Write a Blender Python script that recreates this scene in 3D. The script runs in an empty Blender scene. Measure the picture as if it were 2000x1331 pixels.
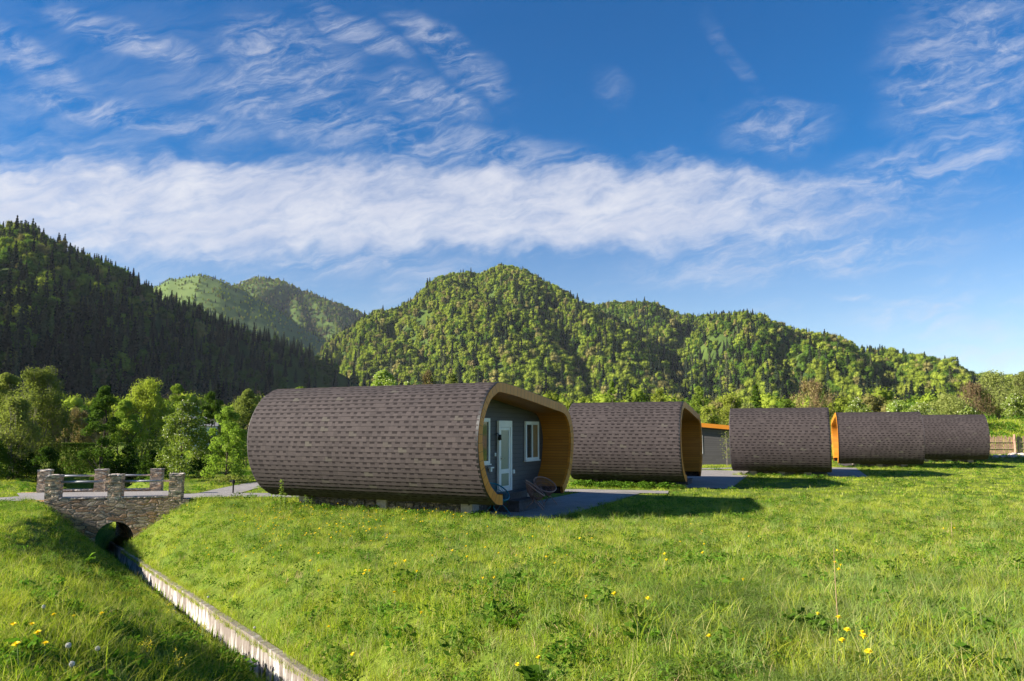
import bpy, math, random
import numpy as np
from mathutils import Vector, Matrix
R = math.radians
rnd = random.Random(7); rng = np.random.default_rng(7)
scene = bpy.context.scene
COL = scene.collection

# ------------------------------------------------------------------ camera
F_PX, CAM_H = 1440.0, 2.25
PITCH = math.atan(176.5/F_PX)
cam_d = bpy.data.cameras.new("camera"); cam = bpy.data.objects.new("camera", cam_d); COL.objects.link(cam)
cam_d.sensor_width = 36; cam_d.lens = 36*F_PX/2000; cam_d.clip_start = .1; cam_d.clip_end = 12000
cam.location = (0, 0, CAM_H); cam.rotation_euler = (R(90)+PITCH, 0, 0)
scene.camera = cam

def ray(px, py):
    x = (px-1000)/F_PX; y = (665.5-py)/F_PX
    return np.array([x, math.cos(PITCH)-y*math.sin(PITCH), math.sin(PITCH)+y*math.cos(PITCH)])
def slope_at(px, py):                       # z rise per metre of ground distance Y, and x per Y
    d = ray(px, py); return d[0]/d[1], d[2]/d[1]

# ------------------------------------------------------------------ light
SUN = Vector((-.975, -.22, 0)).normalized()*math.cos(R(25)); SUN.z = math.sin(R(25))
ld = bpy.data.lights.new("sun", 'SUN'); lo = bpy.data.objects.new("sun", ld); COL.objects.link(lo)
ld.energy = 5.0; ld.angle = R(.5); ld.color = (1, .93, .80)
lo.rotation_euler = (-SUN).to_track_quat('-Z', 'Y').to_euler(); lo.location = SUN*60
scene.view_settings.view_transform = 'Standard'; scene.view_settings.look = 'None'
scene.view_settings.exposure = 1.45; scene.view_settings.gamma = 1
scene.cycles.max_bounces = 5; scene.cycles.diffuse_bounces = 3; scene.cycles.transparent_max_bounces = 6
scene.cycles.use_denoising = True

# ------------------------------------------------------------------ node maths
class NT:
    def __init__(s, tree): s.t = tree; s.n = tree.nodes; s.l = tree.links
    def new(s, typ, **kw):
        n = s.n.new(typ)
        for k, v in kw.items(): setattr(n, k, v)
        return n
    def put(s, sock, v):
        if isinstance(v, E): v = v.o
        if isinstance(v, bpy.types.NodeSocket): s.l.new(v, sock)
        else: sock.default_value = v
    def m(s, op, a, b=0.0, c=0.0):
        n = s.new('ShaderNodeMath', operation=op); s.put(n.inputs[0], a)
        if len(n.inputs) > 1: s.put(n.inputs[1], b)
        if len(n.inputs) > 2: s.put(n.inputs[2], c)
        return E(s, n.outputs[0])
    def ss(s, x, a, b, lo=0., hi=1.):
        n = s.new('ShaderNodeMapRange', interpolation_type='SMOOTHSTEP')
        for i, v in enumerate((x, a, b, lo, hi)): s.put(n.inputs[i], v)
        return E(s, n.outputs[0])
    def noise(s, vec, scale, detail=4, rough=.55, dist=0., dim='3D'):
        n = s.new('ShaderNodeTexNoise', noise_dimensions=dim)
        if vec is not None: s.put(n.inputs['Vector'], vec)
        n.inputs['Scale'].default_value = scale; n.inputs['Detail'].default_value = detail
        n.inputs['Roughness'].default_value = rough; n.inputs['Distortion'].default_value = dist
        return E(s, n.outputs[0])
    def mix(s, f, a, b, mode='MIX'):
        n = s.new('ShaderNodeMix', data_type='RGBA', blend_type=mode)
        s.put(n.inputs[0], f); s.put(n.inputs[6], a); s.put(n.inputs[7], b); return n.outputs[2]
    def xyz(s, x, y, z):
        n = s.new('ShaderNodeCombineXYZ')
        for i, v in enumerate((x, y, z)): s.put(n.inputs[i], v)
        return n.outputs[0]
    def sep(s, v):
        n = s.new('ShaderNodeSeparateXYZ'); s.put(n.inputs[0], v); return [E(s, o) for o in n.outputs]
    def white(s, v):
        n = s.new('ShaderNodeTexWhiteNoise', noise_dimensions='3D'); s.put(n.inputs['Vector'], v); return E(s, n.outputs[0])
    def bump(s, h, strength=.5, dist=.01):
        n = s.new('ShaderNodeBump'); n.inputs['Strength'].default_value = strength
        n.inputs['Distance'].default_value = dist; s.put(n.inputs['Height'], h); return n.outputs[0]
class E:
    def __init__(s, nt, o): s.nt = nt; s.o = o
    def __add__(s, b): return s.nt.m('ADD', s, b)
    __radd__ = __add__
    def __sub__(s, b): return s.nt.m('SUBTRACT', s, b)
    def __rsub__(s, b): return s.nt.m('SUBTRACT', b, s)
    def __mul__(s, b): return s.nt.m('MULTIPLY', s, b)
    __rmul__ = __mul__
    def __truediv__(s, b): return s.nt.m('DIVIDE', s, b)
    def gt(s, b): return s.nt.m('GREATER_THAN', s, b)
    def lt(s, b): return s.nt.m('LESS_THAN', s, b)
    def floor(s): return s.nt.m('FLOOR', s)
    def fract(s): return s.nt.m('FRACT', s)
    def clamp(s): n = s.nt.m('ADD', s, 0.); n.o.node.use_clamp = True; return n

# ------------------------------------------------------------------ sky: Nishita blue + high cirrus
world = bpy.data.worlds.new("World"); scene.world = world; world.use_nodes = True
w = NT(world.node_tree); w.n.clear()
sky = w.new('ShaderNodeTexSky', sky_type='NISHITA', sun_disc=False)
sky.sun_elevation = R(25); sky.sun_rotation = math.atan2(SUN.x, SUN.y)
sky.altitude = 500; sky.air_density = 1.0; sky.dust_density = .3; sky.ozone_density = 3.0
geo = w.new('ShaderNodeTexCoord'); gx, gy, gz = w.sep(geo.outputs['Generated'])
gya = w.m('MAXIMUM', w.m('ABSOLUTE', gy), .22)
AZ = gx/gya; EL = gz/gya              # tangent of bearing and of height of the sky direction
def azel(px, py): d = ray(px, py); return d[0]/d[1], d[2]/d[1]
v0 = w.xyz(AZ, EL, 0.)
warp = (w.noise(v0, 4, 3) - .5)*.11
warp2 = (w.noise(w.xyz(AZ+7., EL, 0.), 14, 3) - .5)*.035
az = AZ + warp; el = EL + warp*.35 + warp2
fib = w.noise(w.xyz(az*3.2+el*3.0, el*15-az*4.2, 0.), 2.2, 9, .66, .6)      # combed fibres
fib2 = w.noise(w.xyz(az*3+el*6, el*9-az*5, 3.), 5.5, 8, .64, .8)
puff = w.noise(w.xyz(az*5, el*11, 8.), 2.2, 8, .6, .3)
def blob(px, py, ra, re, tilt=0., amp=1., soft=.0):
    a0, e0 = azel(px, py); da = az-a0; de = el-e0; c, s_ = math.cos(tilt), math.sin(tilt)
    p = (da*c+de*s_)/ra; q = (de*c-da*s_)/re
    return w.m('POWER', w.ss(p*p+q*q, 1.15, soft, 0., 1.), 1.4)*amp
# the long bank of cloud, thinning towards the right
a_l = azel(0, 430)[0]; a_r = azel(1980, 430)[0]
tt = (AZ-a_l)/(a_r-a_l)
mid = azel(0, 412)[1] + tt*(azel(1980, 402)[1]-azel(0, 412)[1])
halfw = .088 - tt*.034
bandd = w.m('ABSOLUTE', el-mid+warp2*1.2)/halfw
band = w.ss(bandd, 1.3, .45)
band = band*w.ss(tt, 1.02, .60, .18, 1.)
body = w.ss(band*(.62+puff*.40)+(fib-.5)*1.0+(fib2-.5)*.5, .10, 1.06)*w.ss(bandd, 1.5, 1.1)
low = w.ss(EL, .06, .13)*w.ss(EL, .27, .19)*w.ss(fib, .50, .78)*.26
wis = None
for b in [(560, 120, .14, .085, -.35), (600, 230, .24, .055, -.30), (830, 190, .12, .04, -.2), (900, 290, .30, .05, -.20),
          (240, 75, .16, .03, -.4), (60, 110, .13, .035, -.5), (250, 215, .22, .025, -.2), (1900, 130, .17, .15, .55), (1185, 172, .04, .035, -.5, .28),
          (1510, 255, .12, .05, .15, .8), (1435, 110, .018, .10, .45, .22), (1780, 340, .22, .06, .3), (880, 110, .14, .035, -.62), (1820, 640, .16, .03, -.1),
          (1930, 700, .15, .02, 0), (1560, 500, .3, .05, .1), (640, 500, .3, .03, -.1), (1750, 598, .13, .010, -.12), (700, 60, .10, .03, -.6)]:
    e = blob(*b); wis = e if wis is None else w.m('MAXIMUM', wis, e)
wisp = (w.ss(fib, .38, .74)*.85 + w.ss(fib2, .44, .78)*.5)*wis
veil = w.ss(AZ, .1, -.6)*w.ss(EL, .75, .3)*w.ss(fib, .3, .8)*.28
cov = w.m('MAXIMUM', body*.87, wisp*.56)
cov = (w.m('MAXIMUM', cov, low) + veil*(1.-cov)).clamp()
hs = w.new('ShaderNodeHueSaturation'); w.put(hs.inputs['Saturation'], w.ss(EL, .08, .50, 1.12, 1.52)); hs.inputs['Hue'].default_value = .506
w.l.new(sky.outputs[0], hs.inputs['Color'])
cl_col = w.mix(w.ss(puff, .3, .8), (4.6, 4.8, 5.6, 1), (5.9, 5.9, 6.2, 1))
skymix = w.mix(cov, hs.outputs[0], cl_col)
bg = w.new('ShaderNodeBackground'); w.l.new(skymix, bg.inputs[0]); bg.inputs[1].default_value = .055
wo = w.new('ShaderNodeOutputWorld'); w.l.new(bg.outputs[0], wo.inputs[0])

# ------------------------------------------------------------------ helpers
def tag(o, label=None, cat=None, group=None, kind=None):
    if label: o['label'] = label
    if cat: o['category'] = cat
    if group: o['group'] = group
    if kind: o['kind'] = kind
    return o
def empty(name, loc=(0, 0, 0), rz=0.):
    o = bpy.data.objects.new(name, None); COL.objects.link(o); o.location = loc; o.rotation_euler = (0, 0, rz)
    o.empty_display_size = .2; return o
def copy_tree(o, parent=None):
    c = o.copy(); COL.objects.link(c); c.parent = parent
    for ch in list(o.children): copy_tree(ch, c)
    return c
class MB:
    def __init__(s): s.v = []; s.f = []; s.uv = []
    def add(s, vs, fs, uvs=None):
        n = len(s.v); s.v += [tuple(map(float, p)) for p in vs]
        for i, f in enumerate(fs):
            s.f.append(tuple(n+k for k in f)); s.uv.append(uvs[i] if uvs else [(0., 0.)]*len(f))
        return s
    def box(s, a, b, M=None):
        x0, y0, z0 = a; x1, y1, z1 = b
        vs = [(x0, y0, z0), (x1, y0, z0), (x1, y1, z0), (x0, y1, z0), (x0, y0, z1), (x1, y0, z1), (x1, y1, z1), (x0, y1, z1)]
        if M is not None: vs = [M @ Vector(p) for p in vs]
        return s.add(vs, [(0, 3, 2, 1), (4, 5, 6, 7), (0, 1, 5, 4), (1, 2, 6, 5), (2, 3, 7, 6), (3, 0, 4, 7)])
    def tube(s, pts, r, n=6, cap=True, closed=False):
        pts = [Vector(p) for p in pts]; rs = r if isinstance(r, (list, tuple)) else [r]*len(pts)
        rings = []; up = Vector((.123, .31, .9)).normalized(); N = len(pts)
        for i, p in enumerate(pts):
            if closed: d = pts[(i+1) % N]-pts[i-1]
            else: d = pts[min(i+1, N-1)]-pts[max(i-1, 0)]
            d.normalize(); a = d.cross(up)
            if a.length < .05: a = d.cross(Vector((1, 0, 0)))
            a.normalize(); b = d.cross(a)
            rings.append([p+(a*math.cos(t)+b*math.sin(t))*rs[i] for t in [2*math.pi*k/n for k in range(n)]])
        vs = [q for g in rings for q in g]; fs = []
        for i in range(N if closed else N-1):
            j = (i+1) % N
            for k in range(n): fs.append((i*n+k, i*n+(k+1) % n, j*n+(k+1) % n, j*n+k))
        if cap and not closed: fs += [tuple(range(n))[::-1], tuple((N-1)*n+k for k in range(n))]
        return s.add(vs, fs)
    def build(s, name, mat, parent=None, smooth=False, bevel=0., mods=True):
        me = bpy.data.meshes.new(name); me.from_pydata(s.v, [], s.f)
        uvl = me.uv_layers.new(name='UVMap'); flat = [c for u in s.uv for p in u for c in p]
        uvl.data.foreach_set('uv', flat)
        me.materials.append(mat); me.validate(); me.update()
        if smooth: me.polygons.foreach_set('use_smooth', [True]*len(me.polygons))
        o = bpy.data.objects.new(name, me); COL.objects.link(o); o.parent = parent
        if bevel:
            b = o.modifiers.new('bevel', 'BEVEL'); b.width = bevel; b.segments = 2; b.limit_method = 'ANGLE'
        return o
def npmesh(name, V, F, mat, parent=None, link=True, smooth=False):
    """V (n,3); F (m,4) or (m,3) arrays"""
    me = bpy.data.meshes.new(name); V = np.asarray(V, np.float32); F = np.asarray(F, np.int32); k = F.shape[1]
    me.vertices.add(len(V)); me.vertices.foreach_set('co', V.ravel())
    me.loops.add(F.size); me.loops.foreach_set('vertex_index', F.ravel())
    me.polygons.add(len(F)); me.polygons.foreach_set('loop_start', np.arange(0, F.size, k, dtype=np.int32))
    if smooth: me.polygons.foreach_set('use_smooth', np.ones(len(F), bool))
    me.update(calc_edges=True); me.materials.append(mat)
    o = bpy.data.objects.new(name, me)
    if link: COL.objects.link(o)
    o.parent = parent; return o

# ------------------------------------------------------------------ materials
def mat(name):
    m = bpy.data.materials.new(name); m.use_nodes = True; t = NT(m.node_tree)
    return m, t, t.n['Principled BSDF']
def col4(c): return (c[0], c[1], c[2], 1.)
def plain(name, c, rough=.6, metal=0., var=.12, scale=6., bump=0., spec=.4):
    m, t, p = mat(name)
    g = t.new('ShaderNodeNewGeometry'); n = t.noise(g.outputs['Position'], scale, 5, .6)
    k = t.ss(n, .3, .7, 1-var, 1+var)
    c_ = t.mix(1.0, col4(c), t.xyz(k, k, k), 'MULTIPLY'); t.put(p.inputs['Base Color'], c_)
    p.inputs['Roughness'].default_value = rough; p.inputs['Metallic'].default_value = metal
    p.inputs['Specular IOR Level'].default_value = spec
    if bump: t.put(p.inputs['Normal'], t.bump(t.noise(g.outputs['Position'], scale*6, 5), .6, bump))
    return m
def foliage(name, c1, c2, trans=.35, world_noise=0., c3=None, nscale=.25, spread=.25):
    """leaf material: colour differs leaf mass by leaf mass and tree by tree"""
    m = bpy.data.materials.new(name); m.use_nodes = True; t = NT(m.node_tree); t.n.clear()
    g = t.new('ShaderNodeNewGeometry'); oi = t.new('ShaderNodeObjectInfo')
    r = E(t, oi.outputs['Random']); isl = E(t, g.outputs['Random Per Island'])
    f = (r*.6 + isl*.4) if not world_noise else (t.ss(t.noise(g.outputs['Position'], nscale, 4, .6), .35, .65)*world_noise + r*.25 + isl*(.75-world_noise)).clamp()
    c = t.mix(f, col4(c1), col4(c2))
    if c3: c = t.mix(t.ss((r*7.3).fract(), .72, .9), c, col4(c3)) if not world_noise else t.mix(t.ss(isl, 1-.22, 1-.10), c, col4(c3))
    k = t.ss((r*13.7).fract(), 0., 1., 1-spread, 1+spread); c = t.mix(1.0, c, t.xyz(k, k, k), 'MULTIPLY')
    d = t.new('ShaderNodeBsdfDiffuse'); tr = t.new('ShaderNodeBsdfTranslucent'); mx = t.new('ShaderNodeMixShader')
    t.put(d.inputs[0], c)
    c_t = t.mix(1.0, c, (1.15, 1.25, .6, 1), 'MULTIPLY'); t.put(tr.inputs[0], c_t)
    mx.inputs[0].default_value = trans; t.l.new(d.outputs[0], mx.inputs[1]); t.l.new(tr.outputs[0], mx.inputs[2])
    o = t.new('ShaderNodeOutputMaterial'); t.l.new(mx.outputs[0], o.inputs[0]); return m

def shingle_mat():
    m, t, p = mat('bitumen_shingle'); uv = t.new('ShaderNodeUVMap'); U, V, _ = t.sep(uv.outputs[0])
    row = V.floor(); fv = V.fract(); rr = t.white(t.xyz(row, 3., 0.))
    jit = (t.noise(t.xyz(U*1.7, row*5.3, 0.), 1., 2)-.5)*.55
    u = U/.275 + rr*7. + jit; cell = u.floor(); fu = u.fract()
    r1 = t.white(t.xyz(cell, row, 1.)); r2 = t.white(t.xyz(cell, row, 2.)); r3 = t.white(t.xyz(cell, row, 5.))
    wdt = .38 + r1*.30
    dash = fu.lt(wdt)*fv.lt(.36+r3*.12)*(r3.gt(.06))
    tab2 = fu.gt(wdt); tone = t.white(t.xyz(cell, row, tab2*4.+9.))
    line = t.m('MAXIMUM', fu.lt(.035), t.m('ABSOLUTE', fu-wdt).lt(.02)*.7)
    g = t.new('ShaderNodeNewGeometry'); grain = t.noise(g.outputs['Position'], 120, 3, .7); stain = t.noise(g.outputs['Position'], .7, 5, .6)
    base = t.mix(tone, (.044, .035, .035, 1), (.060, .048, .047, 1))
    base = t.mix(t.ss(t.white(t.xyz(cell, row, 17.)), .96, 1.0), base, (.078, .070, .058, 1))
    base = t.mix(dash*.93, base, (.012, .008, .009, 1)); base = t.mix(line*.55, base, (.05, .04, .04, 1))
    k = t.ss(grain, .25, .75, .72, 1.28)*t.ss(stain, .3, .7, .9, 1.08)
    t.put(p.inputs['Base Color'], t.mix(1.0, base, t.xyz(k, k, k), 'MULTIPLY'))
    p.inputs['Roughness'].default_value = .9; p.inputs['Specular IOR Level'].default_value = .25
    t.put(p.inputs['Normal'], t.bump(grain*.5+tone*.6-line*.8, .6, .006)); return m
def board_mat(name, c1, c2, pitch, groove=.06, axis=1, gloss=.45, spec=.4):
    """boards whose run is U and whose width is V (metres)"""
    m, t, p = mat(name); uv = t.new('ShaderNodeUVMap'); U, V, _ = t.sep(uv.outputs[0])
    v = V/pitch; row = v.floor(); fv = v.fract()
    r = t.white(t.xyz(row, (U/2.3+t.white(t.xyz(row, 1., 1.))*5).floor(), 0.))
    g = t.noise(t.xyz(U*2.2, V*40, row*3.1), 1., 5, .65, .6)
    gr = t.m('MAXIMUM', fv.lt(groove), fv.gt(1-groove*.4))
    c = t.mix((r*.6+t.ss(g, .3, .7)*.4).clamp(), col4(c1), col4(c2)); c = t.mix(gr*.8, c, col4([x*.18 for x in c1]))
    t.put(p.inputs['Base Color'], c); p.inputs['Roughness'].default_value = gloss; p.inputs['Specular IOR Level'].default_value = spec
    t.put(p.inputs['Normal'], t.bump(g*.25-gr*1., .5, .008)); return m
def stone_mat(name, sx=3.2, sz=9., hues=None, mortar=(.16, .14, .12)):
    m, t, p = mat(name); g = t.new('ShaderNodeNewGeometry'); X, Y, Z = t.sep(g.outputs['Position'])
    n0 = t.noise(g.outputs['Position'], 1.6, 3)
    a = X*sx+n0*1.0; b = Y*sx; z = Z*sz+(t.noise(g.outputs['Position'], 2.2, 2)-.5)*2.4
    vv = t.xyz(a, b, z)
    v1 = t.new('ShaderNodeTexVoronoi', feature='F1'); v1.inputs['Scale'].default_value = 1.; t.put(v1.inputs['Vector'], vv)
    ve = t.new('ShaderNodeTexVoronoi', feature='DISTANCE_TO_EDGE'); ve.inputs['Scale'].default_value = 1.; t.put(ve.inputs['Vector'], vv)
    h = t.sep(v1.outputs['Color']); fine = t.noise(g.outputs['Position'], 25, 5, .65)
    cr = t.new('ShaderNodeValToRGB'); el = cr.color_ramp.elements
    hues = hues or [(.21, .15, .11), (.30, .20, .13), (.16, .14, .125), (.36, .29, .22), (.24, .13, .085), (.13, .12, .12)]
    el[0].color = col4(hues[0]); el[1].color = col4(hues[-1]); el[0].position = 0; el[1].position = .95
    for i, c in enumerate(hues[1:-1]): e = el.new((i+1)/len(hues)); e.color = col4(c)
    cr.color_ramp.interpolation = 'CONSTANT'; t.put(cr.inputs[0], h[0])
    k = t.ss(fine, .25, .75, .6, 1.45); c = t.mix(1.0, cr.outputs[0], t.xyz(k, k, k), 'MULTIPLY')
    d = E(t, ve.outputs['Distance']); edge = t.ss(d, .07, .01)
    c = t.mix(edge*.7, c, col4(mortar)); t.put(p.inputs['Base Color'], c); p.inputs['Roughness'].default_value = .88
    t.put(p.inputs['Normal'], t.bump(t.ss(d, 0., .14)+fine*.35+h[1]*.4, .9, .035)); return m
def ground_mat(name, lo, hi, dirt, s=.5):
    m, t, p = mat(name); g = t.new('ShaderNodeNewGeometry'); P = g.outputs['Position']
    c = t.mix(t.ss(t.noise(P, s, 6, .65), .3, .7), col4(lo), col4(hi)); c = t.mix(t.ss(t.noise(P, s*2.7, 6, .7), .56, .72)*.6, c, col4(dirt))
    k = t.ss(t.noise(P, 9., 5, .7), .25, .75, .6, 1.4); t.put(p.inputs['Base Color'], t.mix(1., c, t.xyz(k, k, k), 'MULTIPLY'))
    p.inputs['Roughness'].default_value = .95; p.inputs['Specular IOR Level'].default_value = .1
    t.put(p.inputs['Normal'], t.bump(t.noise(P, 14, 6, .7), .8, .06)); return m
def gravel_mat():
    m, t, p = mat('paving'); g = t.new('ShaderNodeNewGeometry'); P = g.outputs['Position']
    b = t.new('ShaderNodeTexBrick'); t.put(b.inputs['Vector'], P); b.inputs['Scale'].default_value = 4.5; b.inputs['Mortar Size'].default_value = .02
    for i, c in ((1, (.30, .27, .255, 1)), (2, (.25, .225, .21, 1)), (3, (.12, .11, .11, 1))): b.inputs[i].default_value = c
    k = t.ss(t.noise(P, 60, 5, .75), .25, .75, .7, 1.25)*t.ss(t.noise(P, 1.2, 4), .3, .7, .88, 1.1)
    t.put(p.inputs['Base Color'], t.mix(1., b.outputs[0], t.xyz(k, k, k), 'MULTIPLY')); p.inputs['Roughness'].default_value = .9
    t.put(p.inputs['Normal'], t.bump(t.noise(P, 60, 4), .5, .01)); return m
def concrete_streak():
    m, t, p = mat('streaked_concrete'); uv = t.new('ShaderNodeUVMap'); U, V, _ = t.sep(uv.outputs[0])
    st = t.noise(t.xyz(U*7, V*.9, 0.), 1., 6, .7); big = t.noise(t.xyz(U*.8, V*1.5, 4.), 1., 4, .6)
    d = t.ss(st+V*.30+big*.35, .74, .96)
    c = t.mix(t.noise(t.xyz(U*9, V*9, 2.), 1., 4), (.50, .46, .42, 1), (.74, .71, .66, 1)); c = t.mix(d*.85, c, (.10, .065, .045, 1))
    jt = (U/1.35).fract().lt(.02); c = t.mix(jt*.8, c, (.05, .04, .03, 1))
    t.put(p.inputs['Base Color'], c); p.inputs['Roughness'].default_value = .85; t.put(p.inputs['Normal'], t.bump(st, .5, .01)); return m
def glass_mat(name, c, rough=.06):
    m, t, p = mat(name); p.inputs['Base Color'].default_value = col4(c); p.inputs['Roughness'].default_value = rough
    p.inputs['Specular IOR Level'].default_value = .8; return m
def hill_mat(name, lo, hi, brown): return ground_mat(name, lo, hi, brown, .012)

M = dict(
    shingle=shingle_mat(), fascia=board_mat('varnished_pine_edge', (.56, .185, .012), (.72, .28, .028), .24, .045),
    lining=board_mat('varnished_pine_lining', (.40, .135, .010), (.56, .215, .020), .095, .07),
    siding=board_mat('slate_grey_siding', (.072, .066, .066), (.098, .091, .092), .14, .05, gloss=.55),
    white=plain('white_upvc', (.80, .80, .78), .35, 0, .04, 3), curtain=plain('curtain_cloth', (.28, .17, .07), .9),
    glass=glass_mat('window_glass', (.035, .05, .05)), frost=glass_mat('frosted_glass', (.20, .27, .25), .25),
    black=plain('black_metal', (.012, .012, .013), .45, .3), grey_metal=plain('galvanised_steel', (.34, .34, .35), .5, .4, .2, 30),
    steel=plain('brushed_steel', (.4, .4, .4), .3, .9), stone=stone_mat('rubble_stone', 3.4, 11.5, [(.44, .29, .17), (.52, .35, .19), (.32, .23, .15), (.60, .44, .28), (.46, .25, .12), (.26, .20, .14)], (.12, .085, .06)),
    pier=stone_mat('stacked_stone', 4.5, 17., [(.62, .44, .28), (.68, .51, .34), (.42, .31, .21), (.72, .57, .40), (.56, .34, .19), (.38, .29, .20)], (.2, .145, .10)),
    cap=stone_mat('pale_capstone', 2.2, 3., [(.42, .35, .29), (.36, .29, .24), (.48, .41, .35), (.40, .30, .24)]),
    found=stone_mat('foundation_rubble', 4.0, 8., [(.20, .15, .12), (.29, .21, .16), (.14, .115, .10), (.34, .27, .22)]),
    concrete=plain('cast_concrete', (.46, .38, .33), .9, 0, .2, 12, .004), streak=concrete_streak(),
    paving=gravel_mat(), darkwood=plain('dark_step_board', (.07, .06, .065), .7, 0, .3, 12),
    teal=plain('teal_cord', (.01, .16, .24), .45), brown=plain('brown_cord', (.26, .13, .10), .5), rust=plain('brown_frame', (.34, .19, .15), .5),
    bark=plain('bark', (.075, .055, .040), .95, 0, .35, 9, .01), bark_pale=plain('pale_bark', (.17, .145, .115), .95, 0, .3, 9, .01),
    fence=plain('weathered_fence_wood', (.36, .22, .15), .9, 0, .35, 4), stick=plain('raw_timber', (.36, .27, .17), .8, 0, .2, 6),
    plaster=plain('pale_plaster', (.52, .55, .60), .9), tile=plain('grey_roof_tile', (.20, .19, .19), .8, 0, .3, 5),
    soil=ground_mat('soil_and_grass_ground', (.085, .135, .014), (.16, .20, .025), (.20, .16, .07), .5),
    hillsoil=hill_mat('wooded_hill_ground', (.03, .055, .012), (.085, .125, .022), (.12, .10, .045)),
    meadow=hill_mat('far_hill_meadow', (.085, .135, .035), (.13, .175, .05), (.09, .12, .05)),
    conifer=foliage('conifer_needles', (.012, .022, .014), (.036, .050, .024), .12, c3=(.085, .095, .040), spread=.45),
    larch=foliage('larch_needles', (.12, .17, .04), (.17, .22, .05), .3),
    broad=foliage('spring_leaves', (.170, .235, .026), (.280, .315, .042), .35, c3=(.26, .23, .08), spread=.25),
    deep=foliage('deep_green_leaves', (.060, .120, .015), (.115, .185, .022), .35, spread=.25),
    bare=foliage('budding_twigs', (.19, .15, .075), (.24, .20, .08), .3),
    leaf_bright=foliage('bright_leaves', (.15, .225, .035), (.25, .32, .055), .45),
    leaf_olive=foliage('olive_leaves', (.19, .225, .060), (.29, .31, .095), .45),
    leaf_yellow=foliage('yellow_green_leaves', (.25, .295, .045), (.36, .385, .07), .45),
    leaf_dark=foliage('shaded_leaves', (.055, .105, .018), (.105, .165, .03), .4),  # dark green trees; shrubs' understory shade is put into the colour too
    leaf_blossom=foliage('leaves_with_blossom', (.20, .28, .04), (.32, .38, .09), .4, c3=None),
    blossom=plain('cream_blossom', (.62, .62, .45), .9), twig=plain('reddish_twigs', (.19, .105, .065), .9),
    grass=foliage('grass_blades', (.160, .275, .014), (.46, .48, .055), .40, world_noise=.5, c3=(.46, .42, .16), nscale=.55, spread=.30),
    grass_blue=foliage('cool_grass_blades', (.150, .260, .055), (.31, .39, .095), .38, world_noise=.5, c3=(.26, .27, .12), nscale=.7, spread=.3),
    weed=foliage('weed_leaves', (.060, .140, .014), (.130, .230, .026), .38, spread=.3), dry=plain('dry_stalk', (.36, .24, .13), .9),
    yellow=plain('dandelion_yellow', (.85, .66, .01), .7), seed=plain('seed_fluff', (.62, .60, .54), .9), stalk=plain('green_stalk', (.16, .22, .05), .7),
)

# ------------------------------------------------------------------ ground
def sm(x, a, b): t = np.clip((x-a)/(b-a), 0, 1); return t*t*(3-2*t)
DP = np.array([-1.8, 7.75]); DD = np.array([-.547, .837]); DNm = np.array([DD[1], -DD[0]])      # ditch line, wall-top
def dcoords(x, y): return (x-DP[0])*DNm[0]+(y-DP[1])*DNm[1], (x-DP[0])*DD[0]+(y-DP[1])*DD[1]
def zw_at(s): return -.35-.0585*np.clip(s, -12, 40)
def base_z(x, y):
    b = .62*(1-sm(y, 4., 17.)) - .11*sm(y, 15.5, 21)*sm(x, -10., -6.) - .11*sm(y, 23, 30)*(1-sm(x, -10., -6.))
    b = b + sm(x, 26, 36)*(.50*sm(y, 56, 66)+3.2*sm(y, 69, 90))
    b = b + .035*np.sin(x*.9+1.3*np.sin(y*.5))*sm(y, 17, 10) + .02*np.sin(y*1.7+x*.6)*sm(y, 17, 10)
    b = b + .16*sm(x, 5., 9.)*sm(y, 14, 7)
    return b
def tz(x, y):
    x = np.asarray(x, float); y = np.asarray(y, float)
    b = base_z(x, y); u, s = dcoords(x, y); zw = zw_at(s)
    wr = 1.75+.6*sm(s, 0, 18)
    r = np.clip((u-.1)/wr, 0, 1); l = np.clip((-u-.24)/(2.45+.75*sm(s, 2, 9)*(1-sm(s, 12, 17))-.4*sm(s, 12, 17)), 0, 1)
    e = lambda q: q**.92*(1-.25*q*(1-q))
    z = np.where(u > -.2, zw+(b-zw)*np.sin(e(r)*math.pi/2)**1.15, zw-.22+(b-zw+.22)*(.72*l**1.08+.28*l*l*(3-2*l)))
    z = np.where((u < .03) & (u > -.24), zw-.62, z)
    z = np.where((u >= .03) & (u < .15), np.minimum(z, zw-.03), z)
    return z
def hit(px, py, h=0.):
    d = ray(px, py); o = np.array([0, 0, CAM_H]); t = 2.5
    while t < 130:
        P = o+d*t
        if P[2] <= float(tz(P[0], P[1]))+h: return P
        t += .02 if t < 30 else .1
    return o+d*60
def graded(stops):
    out = []
    for (a, b, st) in stops: out += list(np.arange(a, b, st))
    return np.array(out+[stops[-1][1]])
xs = graded([(-4000, -400, 400), (-400, -80, 40), (-80, -24, 4), (-24, -18, .5), (-18, 3, .1), (3, 16, .3), (16, 60, 1.5), (60, 120, 6), (120, 400, 40), (400, 4000, 400)])
ys = graded([(-600, -40, 80), (-40, -4, 6), (-4, 2, .5), (2, 27, .1), (27, 42, .4), (42, 96, 1.5), (96, 200, 10), (200, 1000, 100), (1000, 5000, 500)])
X, Y = np.meshgrid(xs, ys); Z = tz(X, Y)
nx = len(xs); idx = (np.arange(len(ys)-1)[:, None]*nx+np.arange(nx-1)[None, :]).ravel()
ground = npmesh('ground', np.stack([X, Y, Z], -1).reshape(-1, 3), np.stack([idx, idx+1, idx+nx+1, idx+nx], 1), M['soil'], smooth=True)
tag(ground, kind='structure')

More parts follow.
